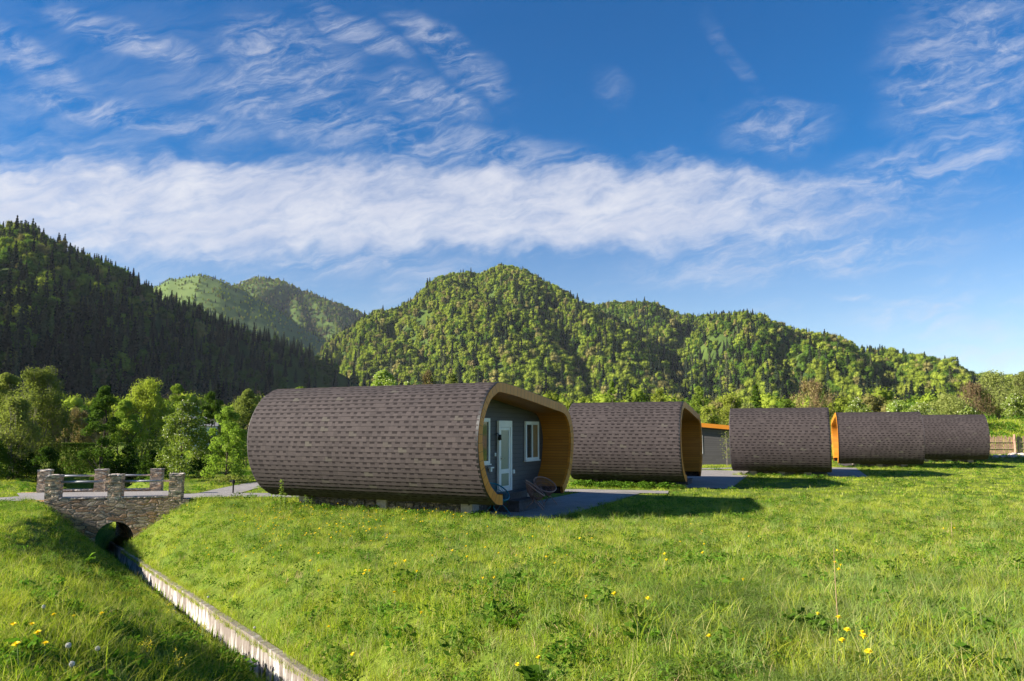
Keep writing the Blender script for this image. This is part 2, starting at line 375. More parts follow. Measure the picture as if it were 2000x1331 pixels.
# ditch channel: two concrete walls and a bed
def channel():
    root = empty('drainage_channel', (float(DP[0]), float(DP[1]), -.4))
    tag(root, 'narrow concrete channel with rust stained wall at the bottom of the grassy ditch', 'drain')
    def strip(u0, u1, dz0, dz1, name):
        mb = MB(); ss = np.arange(-9, 23.01, .45); prev = None
        for i, s in enumerate(ss):
            top = zw_at(s)+dz1+.006*math.sin(i*1.9)+.006*math.sin(i*.7+1); q = []
            for (u, z) in ((u0, zw_at(s)+dz0), (u1, zw_at(s)+dz0), (u1, top), (u0, top)):
                P = DP+DNm*u+DD*s; q.append((P[0]-DP[0], P[1]-DP[1], z+.4))
            if prev:
                n = prev+q; uvs = []; fs = []
                for a in range(4):
                    b = (a+1) % 4; fs.append((a, b, 4+b, 4+a)); va, vb = (0 if a in (0, 1) else 1), (0 if b in (0, 1) else 1)
                    uvs.append([(ss[i-1], va), (ss[i-1], vb), (s, vb), (s, va)])
                mb.add(n, fs, uvs)
            prev = q
        return mb.build(name, M['streak'], root)
    strip(0., .10, -.85, .02, 'side_wall'); strip(-.38, -.23, -.85, -.23, 'side_wall'); strip(-.229, -.002, -.80, -.48, 'bed')
channel()

# paths
CABINS = [dict(F=(-.278, 20.406, 0.), al=math.atan2(.436, .9), n=7.94, flip=False), dict(F=(7.24, 31.1, -.105), al=R(21.5), n=4.78, flip=False),
          dict(F=(16.47, 38.6, -.12), al=R(21.5), n=4.84, flip=False), dict(F=(26.14, 47.6, -.115), al=R(20), n=4.9, flip=True),
          dict(F=(35.2, 55.4, -.115), al=R(20), n=4.9, flip=True)]
def cab_xy(c, s, r):
    al = c['al']; return (c['F'][0]+s*math.sin(al)-r*math.cos(al), c['F'][1]+s*math.cos(al)+r*math.sin(al))
PATHS = []          # polygons excluded from grass
def ribbon(name, pts, wid, dz=.02, label=None):
    """paving laid as a strip on the ground, following it"""
    pts = [np.array(p, float) for p in pts]; fine = []
    for i in range(len(pts)-1):
        n = max(2, int(np.linalg.norm(pts[i+1]-pts[i])/.5))
        fine += [pts[i]+(pts[i+1]-pts[i])*k/n for k in range(n)]
    fine.append(pts[-1]); mb = MB(); rows = []
    W = np.interp(np.linspace(0, 1, len(fine)), np.linspace(0, 1, len(wid)), wid)
    K = 5
    for i, p in enumerate(fine):
        d = fine[min(i+1, len(fine)-1)]-fine[max(i-1, 0)]; d /= np.linalg.norm(d); nn = np.array([-d[1], d[0]])
        rows.append([p+nn*W[i]*(k/(K-1)-.5) for k in range(K)])
    V = [(q[0], q[1], max(float(tz(q[0], q[1])), -.12)+dz) for r_ in rows for q in r_]
    Fs = [(i*K+k, i*K+k+1, (i+1)*K+k+1, (i+1)*K+k) for i in range(len(rows)-1) for k in range(K-1)]
    mb.add(V, Fs); o = mb.build(name, M['paving'], smooth=True); tag(o, kind='structure')
    PATHS.append(np.array([r_[0] for r_ in rows]+[r_[-1] for r_ in rows[::-1]])); return o
c1 = CABINS[0]
ribbon('path', [cab_xy(c1, .2, -.1), cab_xy(c1, 5, -.1), cab_xy(c1, 9.3, -.05)], [2.4, 2.4, 2.2], .022)
ribbon('path', [(-16.8, 25.0), (-14.9, 25.9), (-12.4, 26.55), (-10.4, 27.0), (-6, 27.5), (-1.5, 28.9), (2.6, 29.6), (6.0, 28.8)], [2.4, 2.4, 2.3, 1.9, 1.2, 1.2, 1.3, 1.3], .030)
ribbon('path', [(-10.9, 26.9), (-11.2, 30), (-11.3, 33.5), (-9.0, 38), (-2, 43), (12, 46.5), (18, 48.5)], [1.6, 1.4, 1.4, 1.3, 1.3, 1.2, 1.2], .026)
for c, n_ in zip(CABINS[1:3], (14.5, 10.5)): ribbon('path', [cab_xy(c, .1, -.25), cab_xy(c, 5, -.25), cab_xy(c, n_, -.25)], [3.0, 3.0, 3.0], .022)
ribbon('path', [(-16.6, 25.1), (-19.5, 23.2), (-19.6, 18), (-17.5, 12), (-12, 6)], [2.2, 1.8, 1.6, 1.6, 1.6], .024)

# ------------------------------------------------------------------ cabins
OUT = [(0, .25), (-.25, .28), (-.47, .35), (-.85, .61), (-1.13, .97), (-1.33, 1.44), (-1.4, 2.01), (-1.33, 2.49), (-1.12, 2.92), (-.83, 3.27), (-.49, 3.47), (-.20, 3.57),
       (.5, 3.545), (1.6, 3.44), (2.67, 3.32), (3.7, 3.205), (4.41, 3.12), (4.8, 2.99), (5.15, 2.68), (5.34, 2.25), (5.38, 1.9), (5.32, 1.5), (5.16, 1.01), (4.85, .58), (4.55, .33), (4.4, .24)]
def spline(P, n=5):
    P = np.array(P, float); out = []
    for i in range(len(P)-1):
        p0, p1, p2, p3 = P[max(i-1, 0)], P[i], P[i+1], P[min(i+2, len(P)-1)]
        for k in range(n):
            t = k/n; out.append(.5*((2*p1)+(-p0+p2)*t+(2*p0-5*p1+4*p2-p3)*t*t+(-p0+3*p1-3*p2+p3)*t**3))
    out.append(P[-1]); return np.array(out)
OUTS = spline(OUT)
def offset(P, d):
    T = np.gradient(P, axis=0); T /= np.linalg.norm(T, axis=1)[:, None]; Nn = np.stack([T[:, 1], -T[:, 0]], 1); return P+Nn*d[:, None]
_t = np.linspace(0, 1, len(OUTS))
INS = offset(OUTS, np.interp(_t, [0, .03, .12, .3, .46, .6, .72, .97, 1], [.25, .27, .25, .20, .27, .27, .26, .24, .24]))
INS[0] = (0, .55); INS[:4, 0] = np.minimum(INS[:4, 0], 0); INS[-1] = (4.4, .50)
def arclen(P): return np.concatenate([[0], np.cumsum(np.linalg.norm(np.diff(P, axis=0), axis=1))])
def inner_span(z):
    s = INS[:, 0]; zz = INS[:, 1]; k = int(np.argmin(s)); j = int(np.argmax(s))
    L_ = [(s[i], s[i+1], zz[i], zz[i+1]) for i in range(len(s)-1)]
    xs_ = [a+(b-a)*(z-c_)/(d-c_) for a, b, c_, d in L_ if (c_-z)*(d-z) <= 0 and abs(d-c_) > 1e-9]
    return (min(xs_), max(xs_)) if len(xs_) >= 2 else (0, 4.4)

def make_cabin(c, label, detail):
    n = c['n']; fl = c['flip']
    root = empty('barrel_cabin', c['F'], math.pi/2-c['al'])
    tag(root, label, 'cabin', 'barrel shaped holiday cabins in a row on the lawn')
    yy = (lambda y: n-y) if fl else (lambda y: y)
    def fx(mb):            # mirrored cabins: turn faces back
        if fl: mb.f = [f[::-1] for f in mb.f]; mb.uv = [u[::-1] for u in mb.uv]
        return mb
    # shingled shell in overlapping courses, laid downhill both ways from the crown
    peak = int(np.argmax(OUTS[:, 1])); mb = MB(); CO = .142
    for side, P in ((0, OUTS[:peak+1][::-1]), (1, OUTS[peak:])):
        A = arclen(P); T = np.gradient(P, axis=0); T /= np.linalg.norm(T, axis=1)[:, None]
        Nn = np.stack([-T[:, 1], T[:, 0]], 1)*(1 if side else -1)
        K = int(A[-1]/CO); co = A[-1]/K; ny = max(2, int(n/.275))
        for k in range(K):
            a0, a1 = k*co, (k+1)*co; q = []
            for (a, off) in ((a0, .002), (a1, .015), (a1, .002)):
                p = np.array([np.interp(a, A, P[:, 0]), np.interp(a, A, P[:, 1])]); nn = np.array([np.interp(a, A, Nn[:, 0]), np.interp(a, A, Nn[:, 1])])
                q.append(p+nn*off)
            row = k+side*50
            jj = [rnd.uniform(-.0035, .0035) for _ in range(ny+1)]
            for i in range(ny):
                y0, y1 = n*i/ny, n*(i+1)/ny; o_ = (.012 if k % 2 else 0)
                v = [(q[0][0], yy(y0), q[0][1]), (q[0][0], yy(y1), q[0][1]), (q[1][0], yy(y1), q[1][1]+jj[i+1]), (q[1][0], yy(y0), q[1][1]+jj[i]),
                     (q[2][0], yy(y1), q[2][1]), (q[2][0], yy(y0), q[2][1])]
                f1, f2 = ((0, 3, 2, 1), (3, 5, 4, 2)) if side else ((0, 1, 2, 3), (3, 2, 4, 5))
                u1 = [(y0, row+.01), (y0, row+.985), (y1, row+.985), (y1, row+.01)] if side else [(y0, row+.01), (y1, row+.01), (y1, row+.985), (y0, row+.985)]
                mb.add(v, [f1, f2], [u1, [(y0, row+.9)]*4])
    fx(mb).build('shingled_shell', M['shingle'], root)
    # timber fascia rings front and back, standing 12 mm proud of the shell ends
    def ring(name, y0, y1, m_, P0=None, P1=None):
        P0 = OUTS if P0 is None else P0; P1 = INS if P1 is None else P1; A = arclen(P0); mb = MB(); N_ = len(P0)
        for i in range(N_-1):
            a, b, c_, d = P0[i], P0[i+1], P1[i+1], P1[i]
            v = [(p[0], yy(y), p[1]) for y in (y0, y1) for p in (a, b, c_, d)]
            w_ = .22
            mb.add(v, [(0, 3, 2, 1), (4, 5, 6, 7), (0, 1, 5, 4), (3, 7, 6, 2)],
                   [[(0, A[i]), (w_, A[i]), (w_, A[i+1]), (0, A[i+1])], [(0, A[i]), (0, A[i+1]), (w_, A[i+1]), (w_, A[i])], [(0, A[i]), (0, A[i+1]), (.1, A[i+1]), (.1, A[i])], [(0, A[i]), (.1, A[i]), (.1, A[i+1]), (0, A[i+1])]])
        for e in (0, N_-1):
            v = [(p[0], yy(y), p[1]) for y in (y0, y1) for p in (P0[e], P1[e])]; mb.add(v, [(0, 1, 3, 2)])
        return fx(mb).build(name, m_, root)
    O2 = offset(OUTS, np.full(len(OUTS), .006)); O2[0] = (0, .257); O2[-1] = (4.4, .247)
    ring('fascia', -.03, .05, M['fascia'], O2)
    ring('back_trim', n-.05, n+.03, M['darkwood'], O2)
    drip0 = offset(OUTS, np.full(len(OUTS), -.010)); ring('drip_edge', -.022, .06, M['black'], drip0, offset(OUTS, np.full(len(OUTS), .004)))
    # porch lining: boards running along the cabin
    A = arclen(INS); mb = MB()
    for i in range(len(INS)-1):
        a, b = INS[i], INS[i+1]; y0, y1 = .05, 1.0
        mb.add([(a[0], yy(y0), a[1]), (b[0], yy(y0), b[1]), (b[0], yy(y1), b[1]), (a[0], yy(y1), a[1])], [(0, 1, 2, 3)], [[(y0, A[i]), (y0, A[i+1]), (y1, A[i+1]), (y1, A[i])]])
    fx(mb).build('porch_lining', M['lining'], root)
    # front wall of lapped boards
    mb = MB(); z = .20; bw = .14
    while z < 3.28:
        z1 = min(z+bw, 3.29); a0, b0 = inner_span(max(z, .51)); a1, b1 = inner_span(max(z1, .51)) if z1 < 3.27 else (a0+.3, min(b0, 1.2))
        mb.add([(a0-.05, yy(1.0), z), (b0+.05, yy(1.0), z), (b1+.05, yy(1.018), z1), (a1-.05, yy(1.018), z1), (a0-.05, yy(1.018), z), (b0+.05, yy(1.018), z)], [(0, 1, 2, 3), (4, 5, 1, 0)],
               [[(a0, z), (b0, z), (b1, z1-.001), (a1, z1-.001)], [(a0, z), (b0, z), (b0, z), (a0, z)]]); z = z1
    fx(mb).build('front_wall', M['siding'], root)
    # back wall, floor
    mb = MB(); P = INS; cx = (2., 1.8)
    for i in range(len(P)-1): mb.add([(cx[0], yy(n-.3), cx[1]), (P[i][0], yy(n-.3), P[i][1]), (P[i+1][0], yy(n-.3), P[i+1][1])], [(0, 2, 1)], [[(0, 0), (P[i+1][0], P[i+1][1]), (P[i][0], P[i][1])]])
    fx(mb).build('back_wall', M['siding'], root)
    MB().box((-.0, min(yy(1.02), yy(n-.1)), .262), (4.39, max(yy(1.02), yy(n-.1)), .42)).build('floor', M['darkwood'], root)
    # door and windows on the wall face (y from 0.99 outwards)
    def frame(x0, x1, z0, z1, w_, d0=.93, d1=.998, mullions=(), top=None):
        mb = MB(); top = top or w_
        def b(a, b_, c_, d): mb.box((a, min(yy(d0), yy(d1)), c_), (b_, max(yy(d0), yy(d1)), d))
        b(x0, x0+w_, z0, z1); b(x1-w_, x1, z0, z1); b(x0+w_, x1-w_, z0, z0+w_); b(x0+w_, x1-w_, z1-top, z1)
        for m_ in mullions: b(x0+m_*(x1-x0)-w_*.3, x0+m_*(x1-x0)+w_*.3, z0+w_, z1-top)
        return mb
    def pane(x0, x1, z0, z1, m_, y=.965, par=None, nm='pane'):
        return fx(MB().box((x0, min(yy(y), yy(y+.012)), z0), (x1, max(yy(y), yy(y+.012)), z1))).build(nm, m_, par)
    for (x0, x1, z0, z1) in ((.08, 1.1, 1.30, 2.62), (3.6, 4.66, 1.30, 2.56)):
        fr = frame(x0, x1, z0, z1, .085, mullions=(.5,), top=.11).build('window', M['white'], root, bevel=.006)
        pane(x0+.086, (x0+x1)/2, z0+.086, z1-.111, M['glass'], par=fr); pane((x0+x1)/2+.001, x1-.086, z0+.086, z1-.111, M['glass'] if not detail else M['glass'], par=fr)
        if detail and x0 > 3: fx(MB().box((x0+.60, yy(.950), z0+.09), (x1-.087, yy(.961), z1-.115))).build('curtain', M['curtain'], fr)
        MB().box((x0-.03, min(yy(.90), yy(.995)), z0-.035), (x1+.03, max(yy(.90), yy(.995)), z0-.003)).build('sill', M['white'], fr)
    dr = frame(1.65, 2.56, .44, 2.56, .10, .92, .998, top=.20).build('door', M['white'], root, bevel=.006)
    MB().box((1.752, min(yy(.945), yy(.985)), .545), (2.458, max(yy(.945), yy(.985)), 1.02)).build('lower_panel', M['white'], dr, bevel=.008)
    lf = MB(); 
    for (a, b, c_, d) in ((1.752, 1.84, 1.021, 2.355), (2.37, 2.458, 1.021, 2.355), (1.841, 2.369, 1.021, 1.10), (1.841, 2.369, 2.27, 2.355)): lf.box((a, min(yy(.945), yy(.985)), c_), (b, max(yy(.945), yy(.985)), d))
    lf.build('leaf_frame', M['white'], dr)
    pane(1.842, 2.368, 1.101, 2.269, M['frost'], .96, dr); pane(1.86, 2.35, .60, .97, M['frost'], .938, dr)
    hb = MB(); hb.tube([(1.80, yy(.94), 1.42), (1.80, yy(.90), 1.42), (1.91, yy(.90), 1.42)], .011, 8); hb.box((1.785, min(yy(.94), yy(.945)), 1.36), (1.815, max(yy(.94), yy(.945)), 1.50)); hb.build('handle', M['steel'], dr)
    if detail:
        lm = MB(); lm.tube([(1.50, yy(.995), 2.15), (1.50, yy(.90), 2.18), (1.50, yy(.82), 2.12)], .012, 6)
        ringp = [(1.50+.055*math.cos(a), yy(.83+.0*a), 2.05+.075*math.sin(a)) for a in np.linspace(0, 2*math.pi, 14)[:-1]]
        lm.tube(ringp, .012, 6, closed=True); lm.tube([(1.50, yy(.82), 2.14), (1.50, yy(.82), 1.98)], [.045, .06], 10); lm.build('wall_lamp', M['black'], root, smooth=True)
        fx(MB().box((1.50, yy(.975), 1.50), (1.58, yy(.998), 1.60))).build('switch_plate', M['white'], root, bevel=.004)
        fx(MB().box((2.72, yy(.955), .93), (2.83, yy(.998), 1.05))).build('socket_box', M['white'], root, bevel=.01)
        fx(MB().box((1.08, yy(.90), 1.16), (1.30, yy(.995), 1.20)).box((1.14, yy(.93), 1.06), (1.24, yy(.995), 1.16))).build('meter_box', M['white'], root, bevel=.006)
    # steps
    st = MB(); 
    def bb(mb, x0, x1, y0, y1, z0, z1): mb.box((x0, min(yy(y0), yy(y1)), z0), (x1, max(yy(y0), yy(y1)), z1)); return mb
    bb(bb(MB(), 1.35, 2.85, .55, .925, -.1, .40), 1.30, 2.90, .52, .922, .401, .44).build('upper_step', M['darkwood'], root, bevel=.006)
    bb(bb(MB(), 1.45, 2.75, .16, .55, -.1, .20), 1.40, 2.80, .13, .518, .201, .24).build('lower_step', M['darkwood'], root, bevel=.006)
    # rubble foundation, with concrete piers
    fm = MB()
    for (x0, x1, y0, y1) in ((.14, 4.1, 1.15, n-1.0),):
        bb(fm, x0, x1, y0, y1, -.35, .255)
        for k in range(int((y1-y0)/.22)):          # rough face stones standing out of the wall
            for j in range(2):
                yk = y0+.1+k*.22+rnd.uniform(-.04, .04); zk = -.06+j*.15; w_ = rnd.uniform(.08, .12)
                bb(fm, x0-rnd.uniform(.02, .08), x0+.03, yk-w_, yk+w_*.8, zk-.02, zk+rnd.uniform(.07, .115))
    fm.build('foundation', M['found'], root, bevel=.01)
    for y in (1.12, 4.0 if n > 6 else n*.5, n-1.0):
        for x0 in ((.04 if y < n-1.1 else .02), 3.72): bb(MB(), x0, x0+(.40 if y < n-1.1 or x0 > 3 else .8), y-.18, y+.18, -.3, .254).build('concrete_pier', M['concrete'], root, bevel=.01)
    return root
cabin_labels = ['long brown shingled barrel cabin nearest, with three wicker chairs on its porch',
                'brown shingled barrel cabin with an empty orange wood porch, directly behind the chairs cabin',
                'brown shingled barrel cabin in the middle of the row, its porch hidden from view',
                'brown shingled barrel cabin whose sunlit orange edged porch opens to the left',
                'brown shingled barrel cabin farthest away, beside the picket fence']
for i, c in enumerate(CABINS): make_cabin(c, cabin_labels[i], i < 2)
# little roof vent on the first cabin's far crown
# ------------------------------------------------------------------ porch chairs
def make_chair(mcord, mframe):
    root = empty('lounge_chair')
    tilt = R(38); ce, se = math.cos(tilt), math.sin(tilt)
    def rim(a, k=1.): x = .36*k*math.cos(a); y = .40*k*math.sin(a); return Vector((x*ce, y, .62-x*se))       # high at the back (-x)
    rm = MB(); rm.tube([rim(a) for a in np.linspace(0, 2*math.pi, 37)[:-1]], .021, 6, closed=True); rm.build('rim', mframe, root, smooth=True)
    hub = lambda a: Vector((-.05+.13*math.cos(a)*ce, .15*math.sin(a), .33-.05*math.cos(a)))
    cm = MB()
    for k in range(46):
        a = 2*math.pi*k/46; p0 = rim(a); p2 = hub(a+.12*math.sin(k)); p1 = (p0+p2)/2+Vector((-.02, 0, -.06)); cm.tube([p0, p1, p2], .0075, 4, cap=False)
    for kk in (.80, .6): cm.tube([rim(a, kk)*1.0+Vector((-.03, 0, -.10*(1-kk)*4)) for a in np.linspace(0, 2*math.pi, 25)[:-1]], .007, 4, closed=True)
    cm.build('cord_seat', mcord, root)
    hm = MB(); hm.tube([hub(a) for a in np.linspace(0, 2*math.pi, 17)[:-1]], .010, 5, closed=True); hm.build('seat_ring', mframe, root, smooth=True)
    for sx, sy in ((1, 1), (1, -1), (-1, 1), (-1, -1)):
        l = MB(); l.tube([hub(math.atan2(sy, sx)), Vector((.05*sx, .22*sy, .22)), Vector((.30*sx-.02, .26*sy, .0))], .014, 6); l.build('leg', mframe, root, smooth=True)
    return root
chs = [(('teal'), 'teal', 'teal', .55, .42, -.25, 'teal cord lounge chair nearest the orange cabin edge, in front of the white door'),
       ('brown', 'brown', 'rust', 2.25, .02, .35, 'brown cord lounge chair seen side on beside the dark porch steps'),
       ('brown', 'brown', 'rust', 3.75, .34, -.45, 'brown cord lounge chair deepest in the porch, by the orange side wall')]
for _, mc, mf, s, r_, yaw, lab in chs:
    o = make_chair(M[mc], M[mf]); x, y = cab_xy(c1, s, r_); o.location = (x, y, -.065); o.rotation_euler = (0, 0, -c1['al']+yaw)
    tag(o, lab, 'chair', 'lounge chairs on the porch')

# ------------------------------------------------------------------ stone bridge
def bridge():
    A_, B_ = np.array([-14.75, 24.15]), np.array([-11.12, 24.85]); C_, D_ = np.array([-17.05, 27.35]), np.array([-13.3, 28.05])
    root = empty('stone_bridge', (float(A_[0]), float(A_[1]), 0.)); tag(root, 'small stone footbridge with an arch, square piers and steel rails over the ditch', 'bridge')
    O = Vector((A_[0], A_[1], 0))
    def P(u, v, z):       # u along the bridge 0..1, v across 0..1
        q = (A_*(1-u)+B_*u)*(1-v)+(C_*(1-u)+D_*u)*v; return Vector((q[0], q[1], z))-O
    uc = .505; rr = .155; zc = -1.22; zs = -1.9
    # arched body
    mb = MB(); topz = .02; N_ = 18; us = [-.16]+[uc-rr]
    arch = [(uc-rr, zs)]+[(uc-rr*math.cos(t), zc+.56*math.sin(t)) for t in np.linspace(0, math.pi, N_)]+[(uc+rr, zs)]
    for v, flip in ((-.055, False), (1.055, True)):
        def quad(p): 
            q = [P(u, v, z) for u, z in p]; mb.add(q, [tuple(range(len(q)))[::-1] if flip else tuple(range(len(q)))])
        # left and right piers as gridded panels so the noise can roughen them
        quad([(-.20, -2.2), (uc-rr, -2.2), (uc-rr, zc), (-.20, zc)]); quad([(-.20, zc), (uc-rr, zc), (uc-rr, topz), (-.20, topz)])
        quad([(uc+rr, -2.2), (1.1, -2.2), (1.1, zc), (uc+rr, zc)]); quad([(uc+rr, zc), (1.1, zc), (1.1, topz), (uc+rr, topz)])
        for i in range(1, len(arch)-2): quad([arch[i], arch[i+1], (arch[i+1][0], topz), (arch[i][0], topz)])
    for i in range(len(arch)-1):
        (u0, z0), (u1, z1) = arch[i], arch[i+1]; mb.add([P(u0, -.055, z0), P(u0, 1.055, z0), P(u1, 1.055, z1), P(u1, -.055, z1)], [(0, 1, 2, 3)])
    mb.add([P(-.2, -.055, topz), P(1.1, -.055, topz), P(1.1, 1.055, topz), P(-.2, 1.055, topz)], [(0, 1, 2, 3)])
    for u in (-.2, 1.1): mb.add([P(u, -.055, -2.2), P(u, 1.055, -2.2), P(u, 1.055, topz), P(u, -.055, topz)], [(0, 1, 2, 3)])
    mb.build('arched_body', M['stone'], root); dk = MB(); dk.add([P(-.24, .06, .035), P(1.14, .06, .035), P(1.14, .94, .035), P(-.24, .94, .035)], [(0, 1, 2, 3)]); dk.build('deck', M['paving'], root)
    e1 = Vector((B_[0]-A_[0], B_[1]-A_[1], 0)).normalized(); ang = math.atan2(e1.y, e1.x)
    def rough(name, cx, w, d, z0, z1, m_, seed, amp=.02):
        """block with uneven stone faces"""
        import bmesh
        bm = bmesh.new(); bmesh.ops.create_cube(bm, size=1.0); bmesh.ops.subdivide_edges(bm, edges=bm.edges[:], cuts=7, use_grid_fill=True)
        from mathutils import noise
        for v in bm.verts:
            p = Vector((v.co.x*w, v.co.y*d, (v.co.z+.5)*(z1-z0)+z0)); q = p+Vector((seed*3.1, seed*1.7, 0))
            k = noise.noise(Vector((q.x*5, q.y*5, q.z*17)))*amp
            dirn = Vector((v.co.x, v.co.y, 0)); p += dirn.normalized()*k if dirn.length > .01 else Vector()
            if v.co.z > .49: p.z += noise.noise(q*6)*amp*.8
            v.co = Matrix.Rotation(ang, 3, 'Z') @ p+cx
        me = bpy.data.meshes.new(name); bm.to_mesh(me); bm.free(); me.materials.append(m_); o = bpy.data.objects.new(name, me); COL.objects.link(o); o.parent = root
        return o
    k = 0
    for v, zt in ((0., .80), (1., .80)):
        for u in (0., .5, 1.):
            c_ = P(u, v, 0); k += 1
            pr = rough('pillar', c_, .39, .39, -.02, zt, M['pier'], k, .012)
            rough('capstone', c_, .41, .41, zt-.01, zt+.045, M['cap'], k+20, .03).parent = pr
        for u0, u1 in ((0, .5), (.5, 1)):
            a, b = P(u0, v, 0), P(u1, v, 0); m_ = (a+b)/2; ln = (b-a).length-.43
            pw = rough('parapet', m_, ln, .36, -.03, .085, M['stone'], k+40+u0, .02)
            rough('coping', m_, ln, .39, .08, .125, M['cap'], k+60+u0, .012).parent = pw
            rl = MB(); d = (b-a).normalized(); rl.tube([a+d*.17+Vector((0, 0, .61)), b-d*.17+Vector((0, 0, .61))], .034, 10); rl.build('rail', M['grey_metal'], root, smooth=True)
bridge()

# ------------------------------------------------------------------ grey lodge with orange roof edge
def lodge():
    a = np.array([13.4, 52.6]); root = empty('grey_lodge', (float(a[0]), float(a[1]), -.11), R(-3)); tag(root, 'low slate grey lodge with orange roof edge, seen between the second and third cabins', 'building')
    hz = 2.42
    mb = MB(); L0, L1, dep = -4.5, 3.4, 5.
    v = [(L0, 0, 0), (L1, 0, 0), (L1, dep, 0), (L0, dep, 0), (L0, 0, hz+.60), (L1, 0, hz-.12), (L1, dep, hz-.12), (L0, dep, hz+.60)]
    mb.add(v, [(0, 1, 5, 4), (1, 2, 6, 5), (2, 3, 7, 6), (3, 0, 4, 7)], [[(L0, 0), (L1, 0), (L1, hz), (L0, hz)]]*4); mb.build('wall', M['siding'], root)
    r = MB(); sl = -.72/(L1-L0)
    def zz(x, o): return hz+.60+(x-L0)*sl+o
    x0, x1 = L0-.3, L1+.35
    for y0, y1, o0, o1, mm, nm in ((-.42, -.38, .0, .30, M['fascia'], 'roof_edge'), (-.379, dep+.4, .02, .26, M['shingle'], 'roof')):
        q = MB(); v = [(x, y, zz(x, o)) for x in (x0, x1) for y in (y0, y1) for o in (o0, o1)]
        q.add(v, [(0, 4, 5, 1), (2, 3, 7, 6), (0, 1, 3, 2), (4, 6, 7, 5), (1, 5, 7, 3), (0, 2, 6, 4)], [[(0, 0), (8, 0), (8, .2), (0, .2)]]*6); q.build(nm, mm, root)
    for wx in (-.55, ):
        f = MB().box((wx, -.03, .75), (wx+.62, .03, 2.05)).build('window', M['white'], root); MB().box((wx+.08, -.036, .84), (wx+.30, -.031, 1.96)).build('pane', M['glass'], f)
lodge()

# ------------------------------------------------------------------ fence, stones, bollard, sapling, far house
def fence():
    root = empty('picket_fence', (36.5, 64.5, .3)); tag(root, 'weathered brown picket fence with tall posts at the far right edge of the lawn', 'fence')
    p0 = Vector((36.0, 63.9)); p1 = Vector((66, 61.0)); n = 0; L_ = (p1-p0).length; d = (p1-p0)/L_
    def g(t): q = p0+d*t; return Vector((q.x-36.5, q.y-64.5, float(tz(q.x, q.y))-.3))
    pk = MB(); t = 0.
    dz = Vector((d.x, d.y, 0)); nn = Vector((-d.y, d.x, 0))
    while t < L_:
        a = g(t); h = rnd.uniform(1.35, 1.58); w = rnd.uniform(.035, .055); ln = rnd.uniform(-.04, .04)
        q = [a-dz*w, a+dz*w, a+dz*w+nn*.02, a-dz*w+nn*.02]; top = [x+Vector((0, 0, h))+dz*ln for x in q]; pk.add(q+top, [(0, 1, 5, 4), (1, 2, 6, 5), (2, 3, 7, 6), (3, 0, 4, 7), (4, 5, 6, 7)]); t += rnd.uniform(.11, .15)
    o = pk.build('pickets', M['fence'], root)
    for hh in (.45, 1.0):
        r = MB(); r.tube([g(t)+Vector((0, 0, hh))-nn*.04 for t in np.arange(0, L_+.1, 2.5)], .035, 5); r.build('rail', M['stick'], root)
    for t in np.arange(.3, L_, 3.2):
        r = MB(); r.tube([g(t)-nn*.13, g(t)-nn*.13+Vector((0, 0, 1.66))], [.11, .095], 7); r.build('post', M['fence'], root)
fence()
def stick(name, a, b, r, lab, cat):
    mb = MB(); a = Vector(a); b = Vector(b); mb.tube([Vector((0, 0, 0)), (b-a)*.5, b-a], r, 6); o = mb.build(name, M['stick'], smooth=True); o.location = a; tag(o, lab, cat)
P_ = hit(1944, 899); stick('wooden_stake', P_+[0, 0, -.05], P_+np.array([-.62, .3, .95]), .04, 'pale leaning wooden stake propped beside the farthest cabin', 'stake')
P_ = hit(1934, 896); stick('wooden_pole', P_+[-.05, 0.4, 0], P_+np.array([-.0, .45, 1.75]), .03, 'thin upright wooden pole by the corner of the farthest cabin', 'pole')
def stone_mesh(seed, r):
    import bmesh; from mathutils import noise
    bm = bmesh.new(); bmesh.ops.create_icosphere(bm, subdivisions=2, radius=1)
    for v in bm.verts: k = .75+.5*noise.noise(v.co*1.3+Vector((seed*7, 0, 0))); v.co = Vector((v.co.x*k*r, v.co.y*k*r*.8, v.co.z*k*r*.55))
    me = bpy.data.meshes.new('boulder'); bm.to_mesh(me); bm.free(); me.materials.append(M['concrete']); return me
sms = [stone_mesh(i, 1.) for i in range(4)]
for k in range(34):
    px = 1937+63*rnd.random()**.8; P_ = hit(px, 893.5-(px-1935)*.04+rnd.uniform(-3, 2)); o = bpy.data.objects.new('boulder', sms[k % 4]); COL.objects.link(o)
    s_ = rnd.uniform(.14, .36); o.scale = (s_, s_, s_); o.location = (P_[0], P_[1], float(tz(P_[0], P_[1]))+s_*.15); o.rotation_euler = (0, 0, rnd.random()*6)
    tag(o, 'pale stone in the rubble row at the foot of the picket fence', 'stone', 'rubble stones along the picket fence')
for px, py, s_ in ((870, 997, .13), (851, 1000, .08), (845, 1002, .07), (582, 990, .1)):
    P_ = hit(px, py-3); o = bpy.data.objects.new('boulder', sms[1]); COL.objects.link(o); o.scale = (s_,)*3; o.location = (P_[0], P_[1], float(tz(P_[0], P_[1]))+s_*.5)
    tag(o, 'small pale stone in the grass at the foot of the nearest cabin', 'stone', 'loose stones by the nearest cabin')
P_ = hit(455, 965)
root = empty('path_light', tuple(P_)); tag(root, 'short black bollard light beside the fork of the garden path', 'lamp')
q = MB(); q.tube([(0, 0, -.05), (0, 0, .50)], .028, 8); q.build('post', M['black'], root); q = MB(); q.tube([(0, 0, .38), (0, 0, .41), (0, 0, .50), (0, 0, .52)], [.05, .065, .065, .03], 12); q.tube([(-.02, 0, .46), (-.14, 0, .47)], .035, 8); q.build('lamp_head', M['black'], root)
root = empty('village_house', (slope_at(398, 842)[0]*84, 84, 0), R(20)); tag(root, 'pale blue house wall glimpsed between the trees on the left', 'house')
